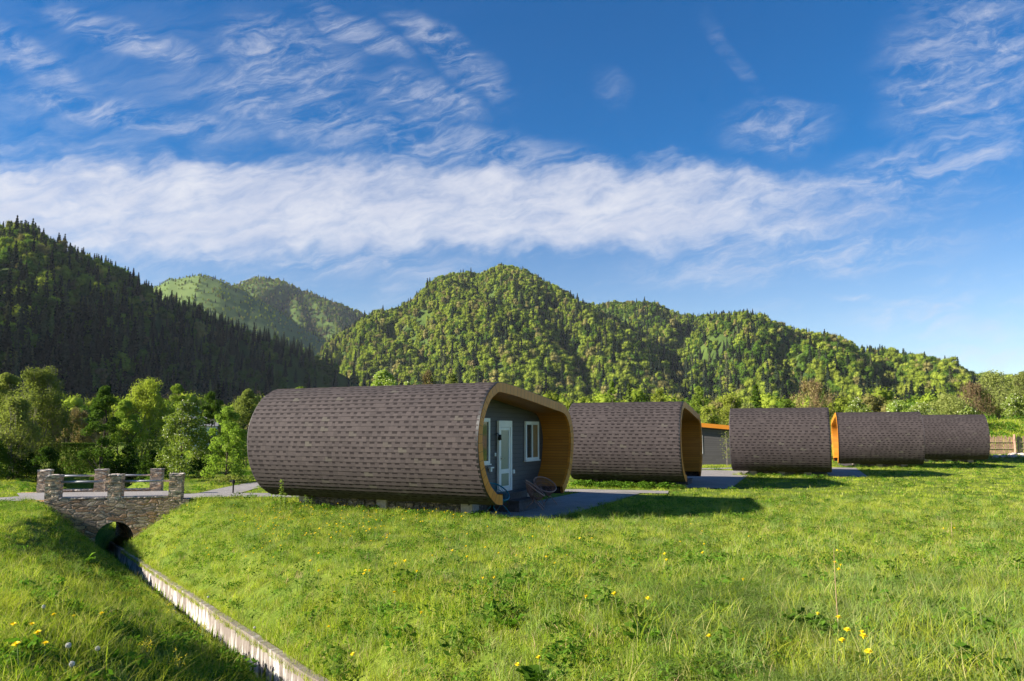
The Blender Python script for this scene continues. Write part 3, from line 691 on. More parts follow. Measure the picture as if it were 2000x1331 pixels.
q = MB(); q.box((-1.3, 0, 0), (1.3, 4, 2.8)); q.build('wall', M['plaster'], root); q = MB(); v = [(-1.5, -.3, 2.8), (1.5, -.3, 2.8), (1.5, 4.3, 2.8), (-1.5, 4.3, 2.8), (-1.5, 2, 3.9), (1.5, 2, 3.9)]; q.add(v, [(0, 1, 5, 4), (2, 3, 4, 5), (1, 2, 5), (3, 0, 4), (0, 3, 2, 1)]); q.build('roof', M['tile'], root)
for x_ in (-.5,):
    f = MB().box((x_, -.03, 1.), (x_+1., .03, 2.3)).build('window', M['white'], root); MB().box((x_+.1, -.04, 1.1), (x_+.9, -.031, 2.2)).build('pane', M['glass'], f)

# ------------------------------------------------------------------ tree building
def quads(C, N, size, asp=1.0, droop=0.):
    """one leaf-like quad per centre C (n,3) with normal N, random roll"""
    n = len(C); N = N/(np.linalg.norm(N, axis=1)[:, None]+1e-9)
    t = rng.normal(size=(n, 3)); a = np.cross(N, t); a /= np.linalg.norm(a, axis=1)[:, None]+1e-9; b = np.cross(N, a)
    s = np.broadcast_to(np.asarray(size, float).reshape(-1, 1), (n, 1))
    V = np.stack([C-a*s*asp, C-b*s*.55, C+a*s*asp, C+b*s*.55], 1).reshape(-1, 3)
    return V, np.arange(n*4).reshape(-1, 4)
def merge(parts):
    V = []; F = []; o = 0
    for v, f in parts: V.append(v); F.append(f+o); o += len(v)
    return np.concatenate(V), np.concatenate(F)
def unit(n): v = rng.normal(size=(n, 3)); return v/np.linalg.norm(v, axis=1)[:, None]
def blob_grid(c, r, nu=12, nv=8, amp=.2):
    """closed lumpy body under the leaves, as quads"""
    ph = rng.uniform(0, 6, 4); th, la = np.meshgrid(np.linspace(0, 2*math.pi, nu, endpoint=False), np.linspace(-1.45, 1.45, nv), indexing='xy')
    k = 1+amp*(np.sin(th*3+ph[0]+la*2)+.6*np.sin(th*5+ph[1]-la*3+ph[2]))*.5
    V = np.stack([c[0]+r[0]*k*np.cos(th)*np.cos(la), c[1]+r[1]*k*np.sin(th)*np.cos(la), c[2]+r[2]*k*np.sin(la)], -1).reshape(-1, 3)
    F = [(j*nu+i, j*nu+(i+1) % nu, (j+1)*nu+(i+1) % nu, (j+1)*nu+i) for j in range(nv-1) for i in range(nu)]
    return V, np.array(F)
# far tree prototypes, unit height = metres, kept low in faces
def far_conifer(h, w, n=420):
    parts = []
    z = h*(.06+.94*rng.random(n)**.85); tiers = 11; z = h*.06+(np.floor((z/h)*tiers)+rng.random(n)*.55)/tiers*h*.95
    rr = w*np.clip(1-z/h, .02, 1)**.85*(.45+.55*rng.random(n)); a = rng.random(n)*2*math.pi
    C = np.stack([rr*np.cos(a), rr*np.sin(a), z-rr*.18], 1); N = np.stack([np.cos(a)*.55, np.sin(a)*.55, np.full(n, .9)], 1)+rng.normal(size=(n, 3))*.3
    parts.append(quads(C, N, w*(.16+.20*(1-z/h)), 1.0))
    # solid core so the crown is not see-through
    th = np.linspace(0, 2*math.pi, 7, endpoint=False); V = [];
    for zz_, k in ((.05, .55), (.35, .42), (.7, .2), (1.0, .01)): V += [(w*k*math.cos(t), w*k*math.sin(t), h*zz_) for t in th]
    F = [(j*7+i, j*7+(i+1) % 7, (j+1)*7+(i+1) % 7, (j+1)*7+i) for j in range(3) for i in range(7)]
    parts.append((np.array(V), np.array(F))); return merge(parts)
def far_broad(h, w, n=1250, lobes=13, leaf=.50):
    parts = []; cs = []
    for k in range(lobes):
        a = rng.random()*2*math.pi; q = rng.random()**.6; zz_ = h*(.30+.55*rng.random()); rad = w*.62*q*math.sqrt(max(.15, 1-((zz_/h-.5)/.55)**2))
        cs.append((rad*math.cos(a), rad*math.sin(a), zz_, w*rng.uniform(.24, .42)))
    cs.append((0, 0, h*.80, w*.42)); cs.append((0, 0, h*.45, w*.6))
    per = n//len(cs)
    for (x, y, z, r) in cs:
        parts.append(blob_grid((x, y, z), (r*.72, r*.72, r*.68), 8, 6, .16))
        u = unit(per); u[:, 2] = u[:, 2]*.9+.15; C = np.array([x, y, z])+u*r*rng.uniform(.72, 1.22, (per, 1)); parts.append(quads(C, u+rng.normal(size=(per, 3))*.55, leaf*rng.uniform(.5, 1., per), 1.0))
    return merge(parts)
PROTO = bpy.data.collections.new('forest_kinds')      # not linked to the scene: only instanced
def proto(name, geo, m_, col=PROTO):
    o = npmesh(name, geo[0], geo[1], m_, link=False); col.objects.link(o); return o
protos = []
for i in range(3): protos.append(proto('a%02d_conifer' % i, far_conifer(22+2*i, 3.8+.4*i), M['conifer']))       # 0-2
for i in range(2): protos.append(proto('b%02d_larch' % i, far_conifer(17+2*i, 3.4), M['larch']))                # 3-4
for i in range(4): protos.append(proto('c%02d_broad' % i, far_broad(14+1.5*i, 5.+.5*i), M['broad']))             # 5-8
for i in range(3): protos.append(proto('d%02d_deep' % i, far_broad(13+1.5*i, 5.2), M['deep']))                   # 9-11
for i in range(2): protos.append(proto('e%02d_bare' % i, far_broad(10+2*i, 4.5, 800, 12, .34), M['bare']))         # 12-13

def scatter(name, P, idx, scl, rotz, coll, m_, kind='stuff', tilt=None):
    """one object whose points each carry one of the collection's kinds"""
    me = bpy.data.meshes.new(name); me.vertices.add(len(P)); me.vertices.foreach_set('co', np.asarray(P, np.float32).ravel())
    a = me.attributes.new('pick', 'INT', 'POINT'); a.data.foreach_set('value', np.asarray(idx, np.int32))
    a = me.attributes.new('size', 'FLOAT', 'POINT'); a.data.foreach_set('value', np.asarray(scl, np.float32))
    rot = np.zeros((len(P), 3), np.float32); rot[:, 2] = rotz
    if tilt is not None: rot[:, :2] = tilt
    a = me.attributes.new('turn', 'FLOAT_VECTOR', 'POINT'); a.data.foreach_set('vector', rot.ravel())
    me.materials.append(m_); o = bpy.data.objects.new(name, me); COL.objects.link(o)
    ng = bpy.data.node_groups.new(name+'_scatter', 'GeometryNodeTree'); ng.is_modifier = True
    ng.interface.new_socket('Geometry', in_out='INPUT', socket_type='NodeSocketGeometry'); ng.interface.new_socket('Geometry', in_out='OUTPUT', socket_type='NodeSocketGeometry')
    gi = ng.nodes.new('NodeGroupInput'); go = ng.nodes.new('NodeGroupOutput'); ip = ng.nodes.new('GeometryNodeInstanceOnPoints')
    ci = ng.nodes.new('GeometryNodeCollectionInfo'); ci.inputs['Collection'].default_value = coll; ci.inputs['Separate Children'].default_value = True; ci.inputs['Reset Children'].default_value = True
    def na(nm, typ): n = ng.nodes.new('GeometryNodeInputNamedAttribute'); n.data_type = typ; n.inputs['Name'].default_value = nm; return n.outputs[0]
    L_ = ng.links; L_.new(gi.outputs[0], ip.inputs['Points']); L_.new(ci.outputs[0], ip.inputs['Instance']); ip.inputs['Pick Instance'].default_value = True
    L_.new(na('pick', 'INT'), ip.inputs['Instance Index']); L_.new(na('turn', 'FLOAT_VECTOR'), ip.inputs['Rotation']); L_.new(na('size', 'FLOAT'), ip.inputs['Scale'])
    L_.new(ip.outputs[0], go.inputs[0]); md = o.modifiers.new('scatter', 'NODES'); md.node_group = ng
    if kind: o['kind'] = kind
    return o

# ------------------------------------------------------------------ hills
def cheap_noise(x, y, s, seed=0):
    r = np.random.default_rng(seed); out = 0
    for k in range(5):
        a = r.uniform(0, 6.28, 3); f = s*1.9**k; out = out+np.sin(x*f*math.cos(a[0])+y*f*math.sin(a[0])+a[1]+1.7*np.sin(x*f*.6*math.sin(a[2])-y*f*.6*math.cos(a[2])))/1.5**k
    return out/2.2
class Hill:
    def __init__(s, name, sil, Rr, Ff, th, mat_, spur=0., seed=0, pw=1.0):
        s.name = name; s.sil = np.array(sil, float); s.R = np.array(Rr, float); s.F = np.array(Ff, float); s.th = th; s.m = mat_; s.spur = spur; s.seed = seed; s.pw = pw
        s.tx = []; s.zr = []
        for px, py in s.sil: a, b = slope_at(px, py); s.tx.append(a); s.zr.append(b)
        s.tx = np.array(s.tx); s.zr = np.array(s.zr)
        s.rx = np.array([slope_at(p, 700)[0] for p in s.R[:, 0]]); s.fx = np.array([slope_at(p, 700)[0] for p in s.F[:, 0]])
    def z(s, x, y):
        t = x/np.maximum(y, 1.); Rr = np.interp(t, s.rx, s.R[:, 1]); Ff = np.interp(t, s.fx, s.F[:, 1]); zr = CAM_H+np.interp(t, s.tx, s.zr)*Rr-s.th
        q = (y-Ff)/(Rr-Ff); qq = np.clip(q, 0, 1)
        prof = np.sin(qq**s.pw*math.pi/2)**1.15
        z = zr*prof
        if s.spur:
            win = np.clip(qq*(1-qq)*4, 0, 1)*np.clip(zr/120, 0, 1); ph = t*26+2.2*cheap_noise(x, y, .0035, s.seed)+(y/1000)*2
            z = z-s.spur*win*(1-np.abs(np.sin(ph)))**1.4*1.3 + .35*s.spur*win*cheap_noise(x, y, .012, s.seed+3)
        back = np.clip(q-1, 0, 2); z = z-zr*.5*back**1.1
        z = np.where(q < 0, -3+q*20, z); return z, q
HL = Hill('left_hill', [(-1200, 480), (-600, 432), (-250, 428), (0, 456), (60, 460), (120, 477), (180, 499), (250, 535), (330, 571), (400, 597), (470, 626), (550, 650), (620, 676), (690, 712), (760, 770), (840, 835)],
          [(-1200, 900), (-250, 880), (0, 860), (300, 860), (500, 880), (700, 930), (840, 980)], [(-1200, 120), (-250, 300), (0, 370), (200, 470), (350, 590), (500, 730), (600, 830), (700, 900), (840, 950)], 20, M['hillsoil'], 14., 1)
HC = Hill('middle_hill', [(480, 840), (560, 780), (610, 700), (640, 660), (700, 626), (760, 601), (820, 572), (880, 545), (930, 531), (980, 525), (1030, 535), (1080, 560), (1130, 588), (1180, 612), (1230, 632), (1290, 668), (1340, 705), (1400, 745), (1480, 800), (1560, 842)],
          [(480, 1300), (1000, 1400), (1300, 1250), (1560, 1100)], [(480, 1000), (700, 860), (1000, 720), (1300, 700), (1560, 750)], 16, M['hillsoil'], 30., 5)
HR = Hill('right_hill', [(950, 640), (1050, 590), (1150, 586), (1200, 590), (1280, 599), (1340, 606), (1400, 613), (1450, 613), (1500, 619), (1560, 635), (1620, 653), (1700, 672), (1780, 692), (1860, 708), (1940, 726), (2000, 742), (2100, 765), (2400, 800), (2900, 830)],
          [(950, 1750), (1250, 1500), (1450, 1150), (1700, 980), (2000, 820), (2900, 700)], [(950, 1300), (1250, 900), (1450, 620), (1700, 480), (2000, 380), (2900, 320)], 16, M['hillsoil'], 34., 9)
HA = Hill('far_meadow_hill', [(100, 640), (250, 590), (330, 548), (390, 539), (430, 549), (480, 571), (540, 606), (600, 646), (650, 672), (720, 715), (800, 760)], [(100, 1900), (800, 1900)], [(100, 1350), (800, 1450)], 4, M['meadow'], 4., 13)
HB = Hill('far_wooded_hill', [(300, 620), (400, 570), (450, 556), (500, 541), (540, 547), (600, 569), (650, 591), (700, 610), (760, 640), (900, 700)], [(300, 2700), (900, 2600)], [(300, 2000), (900, 1900)], 9, M['hillsoil'], 45., 17)
HILLS = [HL, HC, HR, HA, HB]
for h in HILLS:
    t = np.linspace(h.tx[0], h.tx[-1], 170); q = np.concatenate([np.linspace(-.04, 1, 90), np.linspace(1.02, 1.7, 20)])
    T, Q = np.meshgrid(t, q); Rr = np.interp(T, h.rx, h.R[:, 1]); Ff = np.interp(T, h.fx, h.F[:, 1]); Y_ = Ff+Q*(Rr-Ff); X_ = T*Y_; Z_ = h.z(X_, Y_)[0]
    nn = len(t); id_ = (np.arange(len(q)-1)[:, None]*nn+np.arange(nn-1)[None, :]).ravel()
    o = npmesh(h.name, np.stack([X_, Y_, Z_], -1).reshape(-1, 3), np.stack([id_, id_+1, id_+nn+1, id_+nn], 1), h.m, smooth=True); tag(o, kind='structure')
def forest(h, n, chooser, smin=.75, smax=1.2, dens=None, qmin=-.02, qmax=1.12, cs=1., bs=1.):
    t = rng.uniform(h.tx[0], h.tx[-1], n*3); Rr = np.interp(t, h.rx, h.R[:, 1]); Ff = np.interp(t, h.fx, h.F[:, 1])
    Y0, Y1 = Ff+qmin*(Rr-Ff), Ff+qmax*(Rr-Ff); ymax = Y1.max(); y = rng.uniform(0, 1, n*3)*(Y1-Y0)+Y0
    keep = rng.random(n*3) < y*(Y1-Y0)/(ymax*(Y1-Y0).max()); t, y = t[keep], y[keep]; x = t*y
    z, q = h.z(x, y); zm = np.full(len(x), -1e9)
    for g in HILLS:
        if g is not h:
            inside = (t > g.tx[0]) & (t < g.tx[-1]); zz_, _ = g.z(x, y); zm = np.maximum(zm, np.where(inside, zz_, -1e9))
    k = (z > zm-2) & (np.abs(t) < .80)
    if dens is not None: k &= rng.random(len(x)) < dens(x, y, q)
    x, y, z, q = x[k][:n], y[k][:n], z[k][:n], q[k][:n]
    idx = chooser(x, y, q, z); s = rng.uniform(smin, smax, len(x))*np.where(idx < 5, cs, bs)*(1.18-.50*np.clip(q, 0, 1)); return np.stack([x, y, np.maximum(z, -1)-.6], 1), idx, s
def pick(p, opts):      # p (n,k) weights -> index choice
    c = np.cumsum(p/p.sum(1, keepdims=True), 1); r = rng.random((len(p), 1)); k = (r > c).sum(1); lens = np.array([len(o) for o in opts]); kk = (rng.random(len(p))*lens[k]).astype(int)
    return np.array([opts[a][b] for a, b in zip(k, kk)])
CON, LAR, BRO, DEE, BAR = [0, 1, 2], [3, 4], [5, 6, 7, 8], [9, 10, 11], [12, 13]
def ch_left(x, y, q, z):
    nz = cheap_noise(x, y, .02, 31); lit = np.clip((z-70)/50, 0, 1)*np.clip((-.38-x/y)/.1, 0, 1); low = np.clip((y-520)/250, 0, 1)*np.clip((100-z)/50, 0, 1)  # lit: sunlit upper slope put into the choice of brighter broadleaf kinds
    edge = np.clip((q-.80)/.1, 0, 1)
    w_ = np.stack([1.6-1.1*lit*(1-edge)+edge*3.5+.6*nz, .14+.45*low, .05+1.2*lit*(1-edge)*np.clip(.5+nz, 0, 2), .55+.4*lit*(1-edge)+.8*low, .05+.0*z], 1); return pick(np.clip(w_, .01, 9), [CON, LAR, BRO, DEE, BAR])
def ch_mid(x, y, q, z):
    nz = cheap_noise(x, y, .013, 41); n2 = cheap_noise(x, y, .03, 42); t = x/y; low = np.clip(.45-q, 0, 1)*2
    right = np.clip((t-.05)/.25, 0, 1)
    con = .13+3.0*np.clip(nz-.28, 0, 1)+1.6*np.clip(low, 0, 1)*np.clip(n2+.15, 0, 1)+.8*right
    w_ = np.stack([con, .06+0*q, 1.5+0*q, .45+1.1*right, .07+.25*low*np.clip(-n2, 0, 1)], 1); return pick(np.clip(w_, .01, 9), [CON, LAR, BRO, DEE, BAR])
def ch_right(x, y, q, z):
    nz = cheap_noise(x, y, .012, 51); n2 = cheap_noise(x, y, .03, 52); low = np.clip(.4-q, 0, 1)*2.4; t = x/y; far = np.clip((t-.45)/.2, 0, 1)
    con = (.22+2.2*np.clip(nz-.1, 0, 1)+2.0*low*(1-far))*(1-.75*far)
    w_ = np.stack([con, .04+0*q, 1.0+0*q, 1.1+.3*nz, .06+.12*low], 1); return pick(np.clip(w_, .01, 9), [CON, LAR, BRO, DEE, BAR])
SETS = []
SETS.append((HL, forest(HL, 7600, ch_left, .70, 1.35, bs=1.12)))
SETS.append((HC, forest(HC, 8800, ch_mid, .76, 1.25, cs=.98, dens=lambda x, y, q: np.where((np.abs(x/y-.0) < .09) & (q < .22) & (q > .0), .45, 1.))))
SETS.append((HR, forest(HR, 10500, ch_right, .70, 1.22, cs=.86)))
SETS.append((HA, forest(HA, 2200, lambda x, y, q, z: np.where((rng.random(len(x)) < .22), rng.integers(0, 3, len(x)), rng.integers(5, 9, len(x))), .35, .65)))
SETS.append((HB, forest(HB, 5200, lambda x, y, q, z: pick(np.stack([.25+.9*np.clip(q-.5, 0, 1)*0, .02+0*q, .75+0*q, .5+0*q, .9+0*q], 1), [CON, LAR, BRO, DEE, BAR]), .8, 1.2)))
forest_names = {'left_hill': 'dark conifer wood with a few bright broadleaf crowns covering the hill on the left', 'middle_hill': 'sunlit spring green wood with dark conifers covering the rounded middle hill',
                'right_hill': 'spring green wood covering the long ridge on the right', 'far_meadow_hill': 'scattered trees on the far smooth green hill', 'far_wooded_hill': 'hazy brown and green wood on the farthest hill'}
grp = {'left_hill': 'left hillside', 'middle_hill': 'round middle hill', 'right_hill': 'right hand ridge'}
def zone_name(hn, p):
    px = 1000+F_PX*p[0]/p[1]; up_ = 'low' if p[2]/p[1] < .05 else 'halfway up' if p[2]/p[1] < .11 else 'high'
    Z_ = {'left_hill': ((90, 'at the photo edge'), (180, 'above the left bank'), (330, 'above the stone bridge'), (480, 'above the rounded tree'), (9999, 'beside the cabin roof')),
          'middle_hill': ((860, 'above the first cabin roof'), (1080, 'above the first porch'), (9999, 'above the second cabin')),
          'right_hill': ((1420, 'behind the grey lodge'), (1640, 'above the third cabin'), (1830, 'above the fourth cabin'), (9999, 'above the picket fence'))}[hn]
    return '%s, %s %s' % (grp[hn], up_, [b for a, b in Z_ if px < a][0])
LIM = {'left_hill': (230, 60), 'middle_hill': (30, 110), 'right_hill': (30, 110)}
for h, (P, idx_, s_) in SETS:
    single = np.zeros(len(P), bool)
    if h.name in LIM:
        d = P[:, 1]/s_; d = d/np.array([len(p.name) and protos[i].dimensions.z or 15 for i, p in zip(idx_, [protos[i] for i in idx_])])*15 if False else d
        zt = np.array([14+0*i for i in idx_]); P_px = F_PX*zt*s_/P[:, 1]
        for kinds, lim in (((0, 1, 2, 3, 4), LIM[h.name][0]), ((5, 6, 7, 8, 9, 10, 11, 12, 13), LIM[h.name][1])):
            km = np.isin(idx_, kinds) & (np.abs(P[:, 0]/P[:, 1]) < .72) & (P[:, 2] > 8); ids = np.where(km)[0]; ids = ids[np.argsort(-P_px[ids])][:lim]; single[ids] = True
        for i in np.where(single)[0]:
            k = int(idx_[i]); cn = k < 5; o = bpy.data.objects.new('conifer_tree' if cn else 'broadleaf_tree', protos[k].data); COL.objects.link(o)
            o.location = P[i]; o.scale = (s_[i],)*3; o.rotation_euler = (0, 0, rng.random()*6.28)
            lab = ('%s on the %s' % ('dark conifer' if k < 3 else 'pale green larch' if k < 5 else 'bright green leafy tree' if k < 9 else 'deep green leafy tree' if k < 12 else 'brownish budding tree', zone_name(h.name, P[i]))) 
            tag(o, lab, 'tree', lab.replace('conifer', 'conifers').replace('tree', 'trees').replace('larch', 'larches'))
    o = scatter('forest', P[~single], idx_[~single], s_[~single], rng.random((~single).sum())*6.28, PROTO, M['conifer']); tag(o, forest_names[h.name], 'forest')
# ------------------------------------------------------------------ nearer trees, leaf by leaf
def crown_geo(h, w, base, n, leaf, cl, airy, seedc=.0, up=.25):
    """clusters of leaves hung on an uneven crown outline; returns leaves and cluster centres"""
    parts = []; cs = []
    H_ = h-base
    for k in range(int(cl*2.0)):
        zz_ = rng.random()**.85; prof = math.sin(math.pi*min(1, .14+.86*zz_)**.85)**.7 if not airy else (.35+.65*math.sin(math.pi*min(.97, zz_+.08)))
        a = rng.random()*6.283; q = rng.random()**.45*rng.uniform(.75, 1.12); cs.append((w*prof*q*math.cos(a), w*prof*q*math.sin(a), base+H_*zz_*.95, w*rng.uniform(.22, .40)*(1.1-.40*zz_)))
    per = max(8, n//len(cs))
    for (x, y, z, r) in cs:
        m_ = int(per*rng.uniform(.5, 1.5)); u = unit(m_); rad = r*(rng.random((m_, 1))**(.33 if not airy else .6))*np.array([1, 1, .8 if not airy else 1.25])
        C = np.array([x, y, z])+u*rad; N = u*.8+rng.normal(size=(m_, 3))*.6+np.array([0, 0, up]); parts.append(quads(C, N, leaf*rng.uniform(.6, 1.25, m_), 1.))
    return merge(parts), cs
def trunk_geo(h, base, cs, stems, r0, lean=0., twigs=26):
    mb = MB(); tops = []
    for s in range(stems):
        a = 6.283*s/stems+rng.random(); sp = (.0 if stems == 1 else .16)*h; p = [Vector((.05*math.cos(a)*stems, .05*math.sin(a)*stems, -.15))]
        for k in range(1, 7): t = k/6; p.append(Vector((sp*t*math.cos(a)+lean*t*h+rng.normal()*.03*h*t, sp*t*math.sin(a)+rng.normal()*.03*h*t, h*.93*t)))
        mb.tube(p, [r0*(1-.9*k/6) for k in range(7)], 7); tops.append(p)
    sel = [cs[i] for i in rng.permutation(len(cs))[:twigs]]
    for (x, y, z, r) in sel:
        p = tops[rng.integers(len(tops))]; zt = max(.12*h, z-rng.uniform(.10, .28)*h); k = min(5, int(zt/(h*.93)*6)); a = p[k].lerp(p[k+1], max(0, min(1, zt/(h*.93)*6-k))); b = Vector((x, y, z+r*.3)); m_ = a.lerp(b, .5)+Vector((0, 0, -.06*h*.3))
        mb.tube([a, m_, b], [r0*.34, r0*.2, r0*.05], 4, cap=False)
    return mb
def tree(px, top, hw, Yd, kind, lab, name='tree', cat='tree', bark='bark', basef=None, group=None):
    sx, _ = slope_at(px, 842); x = sx*Yd; g = float(tz(x, Yd)); h = (842-top)/F_PX*Yd+CAM_H-g; w = hw/F_PX*Yd*1.02
    K = dict(round=('leaf_bright', .10, 1, 0, 30, 1.25, .055), airy=('leaf_olive', .22, 3, 1, 46, .85, .05), bright=('leaf_bright', .08, 2, 0, 34, 1.1, .06), yellow=('leaf_yellow', .10, 3, 1, 40, .95, .045),
             dark=('leaf_dark', .04, 3, 0, 26, 1.3, .05), blossom=('leaf_blossom', .12, 2, 0, 34, 1.0, .06), bare=('bare', .2, 4, 1, 36, .5, .035), twiggy=('twig', .15, 9, 1, 30, .0, .02), open=('leaf_dark', .36, 1, 0, 24, .7, .06), olive=('leaf_olive', .1, 2, 0, 34, 1.1, .05))[kind]
    mname, bf, stems, airy, cl, dn, r0 = K; bf = bf if basef is None else basef
    leaf = max(.055, .00125*Yd); n = int(min(40000, dn*9.0*w*h/(leaf**2)*.85))
    root = empty(name, (x, Yd, g), rng.random()*6.28); tag(root, lab, cat, group)
    geo, cs = crown_geo(h, w, h*bf, max(n, 300), leaf, cl, airy)
    trunk_geo(h*.95, h*bf, cs, stems, r0*h/5, rng.normal()*.03, 26 if kind != 'twiggy' else 30).build('trunk', M[bark if kind != 'twiggy' else 'twig'], root, smooth=True)
    if n > 0 and kind != 'twiggy': npmesh('crown', geo[0], geo[1], M[mname], root)
    if kind == 'blossom':
        C = geo[0].reshape(-1, 4, 3).mean(1); C = C[rng.random(len(C)) < .16]; v, f = quads(C+rng.normal(size=C.shape)*.04, unit(len(C)), leaf*.75); npmesh('blossom', v, f, M['blossom'], root)
    if kind in ('airy', 'bare', 'yellow'):            # fine twigs seen through the crown
        mb = MB()
        for (cx, cy, cz, r) in cs:
            for _ in range(7 if kind == 'bare' else 3): u = unit(1)[0]; u[2] = abs(u[2])*1.3; b = Vector((cx+u[0]*r*1.1, cy+u[1]*r*1.1, cz+u[2]*r*1.3)); mb.tube([Vector((cx, cy, cz-r*.8)), b], [.012, .004], 3, cap=False)
        mb.build('twigs', M['twig' if kind == 'bare' else 'bark_pale'], root)
    return root
T_ = [(8, 722, 44, 43, 'olive', 'dense yellow green tree cut by the left photo edge', 'bark'), (72, 720, 60, 40, 'airy', 'tallest airy olive green tree, left of the stone bridge', 'bark_pale'),
      (28, 775, 42, 37, 'airy', 'lower airy tree with thin stems in front of the photo left edge', 'bark_pale'), (150, 776, 30, 47, 'bare', 'brownish budding tree between the tall olive tree and the dark trunked one', 'bark'),
      (200, 752, 34, 37, 'open', 'open crowned tree with a bare dark trunk just behind the bridge rail', 'bark'), (278, 738, 56, 42, 'yellow', 'large light green tree behind the middle of the bridge', 'bark_pale'),
      (240, 778, 34, 40, 'bright', 'bright bushy tree behind the middle bridge piers', 'bark'), (342, 748, 30, 50, 'bright', 'mid green tree top behind the large light green tree', 'bark'),
      (358, 782, 48, 35.5, 'blossom', 'bushy tree dotted with cream blossom right of the bridge', 'bark'), (445, 793, 41, 34.5, 'round', 'rounded fresh green tree left of the nearest cabin', 'bark'),
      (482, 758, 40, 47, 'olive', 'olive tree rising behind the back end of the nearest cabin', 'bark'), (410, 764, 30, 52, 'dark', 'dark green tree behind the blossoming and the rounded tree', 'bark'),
      (532, 744, 16, 44, 'twiggy', 'leafless reddish twiggy shrub showing over the cabin back end', 'twig'), (585, 754, 34, 62, 'bright', 'bright shrub top just showing over the nearest cabin roof', 'bark'),
      (640, 758, 34, 66, 'olive', 'low olive shrub top above the nearest roof', 'bark'),
      (745, 719, 44, 56, 'blossom', 'pale blossoming tree over the middle of the nearest cabin roof', 'bark'), (795, 738, 22, 60, 'blossom', 'small cream blossoming bush right of the pale blossoming tree over the roof', 'bark'),
      (832, 722, 26, 74, 'bare', 'brown budding tree over the nearest cabin roof', 'bark'), (880, 728, 32, 80, 'olive', 'olive shrub over the front part of the nearest roof', 'bark'),
      (1385, 792, 26, 60, 'yellow', 'yellow green shrub right of the second cabin roof', 'bark'), (1428, 772, 36, 64, 'yellow', 'tall yellow green shrub above the grey lodge', 'bark'), (1462, 788, 28, 62, 'airy', 'airy shrub above the third cabin left end', 'bark'),
      (1368, 752, 22, 95, 'bright', 'bright green tree behind the second cabin peak', 'bark'), (1288, 757, 18, 88, 'yellow', 'rounded yellow green tree above the second cabin roof', 'bark'), (1196, 740, 15, 90, 'round', 'narrow bright green tree above the second cabin left end', 'bark'),
      (1540, 781, 28, 85, 'bright', 'green bush above the middle of the third cabin', 'bark'), (1512, 790, 22, 80, 'olive', 'olive bush above the left half of the third cabin', 'bark'), (1590, 746, 36, 88, 'bare', 'tall brown budding tree above the third cabin right end', 'bark'),
      (1625, 788, 16, 76, 'yellow', 'yellowish bush in the gap above the orange cabin edge', 'bark'), (1676, 779, 23, 84, 'blossom', 'round cream blossoming bush above the fourth cabin left part', 'bark'),
      (1757, 784, 27, 84, 'blossom', 'cream blossoming bush above the fourth cabin right part', 'bark'), (1802, 790, 30, 86, 'blossom', 'pale blossoming bush above the joint of the last two cabins', 'bark'),
      (1852, 774, 42, 90, 'olive', 'olive bush above the last cabin', 'bark'), (1908, 752, 38, 96, 'bare', 'pinkish brown budding tree above the last cabin right end', 'bark'), (1893, 794, 18, 82, 'blossom', 'small whitish blossoming bush at the last cabin right end', 'bark'),
      (1955, 732, 50, 97, 'airy', 'large olive willow behind the bright bank on the right', 'bark_pale'), (2012, 728, 46, 92, 'olive', 'olive tree cut by the right photo edge', 'bark'), (1984, 772, 26, 90, 'blossom', 'white flecked blossoming bush above the right end of the picket fence', 'bark')]
for px, top, hw, Yd, kind, lab, bk in T_: tree(px, top, hw, Yd, kind, lab, bark=bk)
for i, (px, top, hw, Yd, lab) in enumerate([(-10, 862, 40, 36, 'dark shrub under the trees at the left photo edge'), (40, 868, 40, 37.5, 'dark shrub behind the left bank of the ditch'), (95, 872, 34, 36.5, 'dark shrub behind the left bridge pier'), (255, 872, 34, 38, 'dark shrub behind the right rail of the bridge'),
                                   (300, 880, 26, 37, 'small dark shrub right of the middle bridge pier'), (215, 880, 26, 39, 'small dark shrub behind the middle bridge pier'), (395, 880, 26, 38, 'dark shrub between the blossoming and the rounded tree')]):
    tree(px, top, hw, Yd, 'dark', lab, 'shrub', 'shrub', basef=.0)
tree(452, 929, 36, 33.6, 'olive', 'low spreading light shrub on the lawn above the path fork', 'shrub', 'shrub', basef=0.)
# clipped hedge
sx0, sx1 = slope_at(118, 842)[0]*42, slope_at(208, 842)[0]*42
C = np.stack([rng.uniform(sx0, sx1, 9000), rng.uniform(41.4, 42.9, 9000), rng.uniform(-.1, 1.55, 9000)], 1); f_ = rng.integers(0, 3, 9000); C[f_ == 0, 1] = 41.4+rng.random((f_ == 0).sum())*.08; C[f_ == 1, 2] = 1.55-rng.random((f_ == 1).sum())*.07
v, f = quads(C-[sx0, 41.4, 0], rng.normal(size=C.shape)+[0, -.4, .6], .05); o = npmesh('hedge', v, f, M['leaf_dark']); o.location = (sx0, 41.4, 0.); tag(o, 'clipped dark hedge with a flat light top behind the bridge', 'hedge')
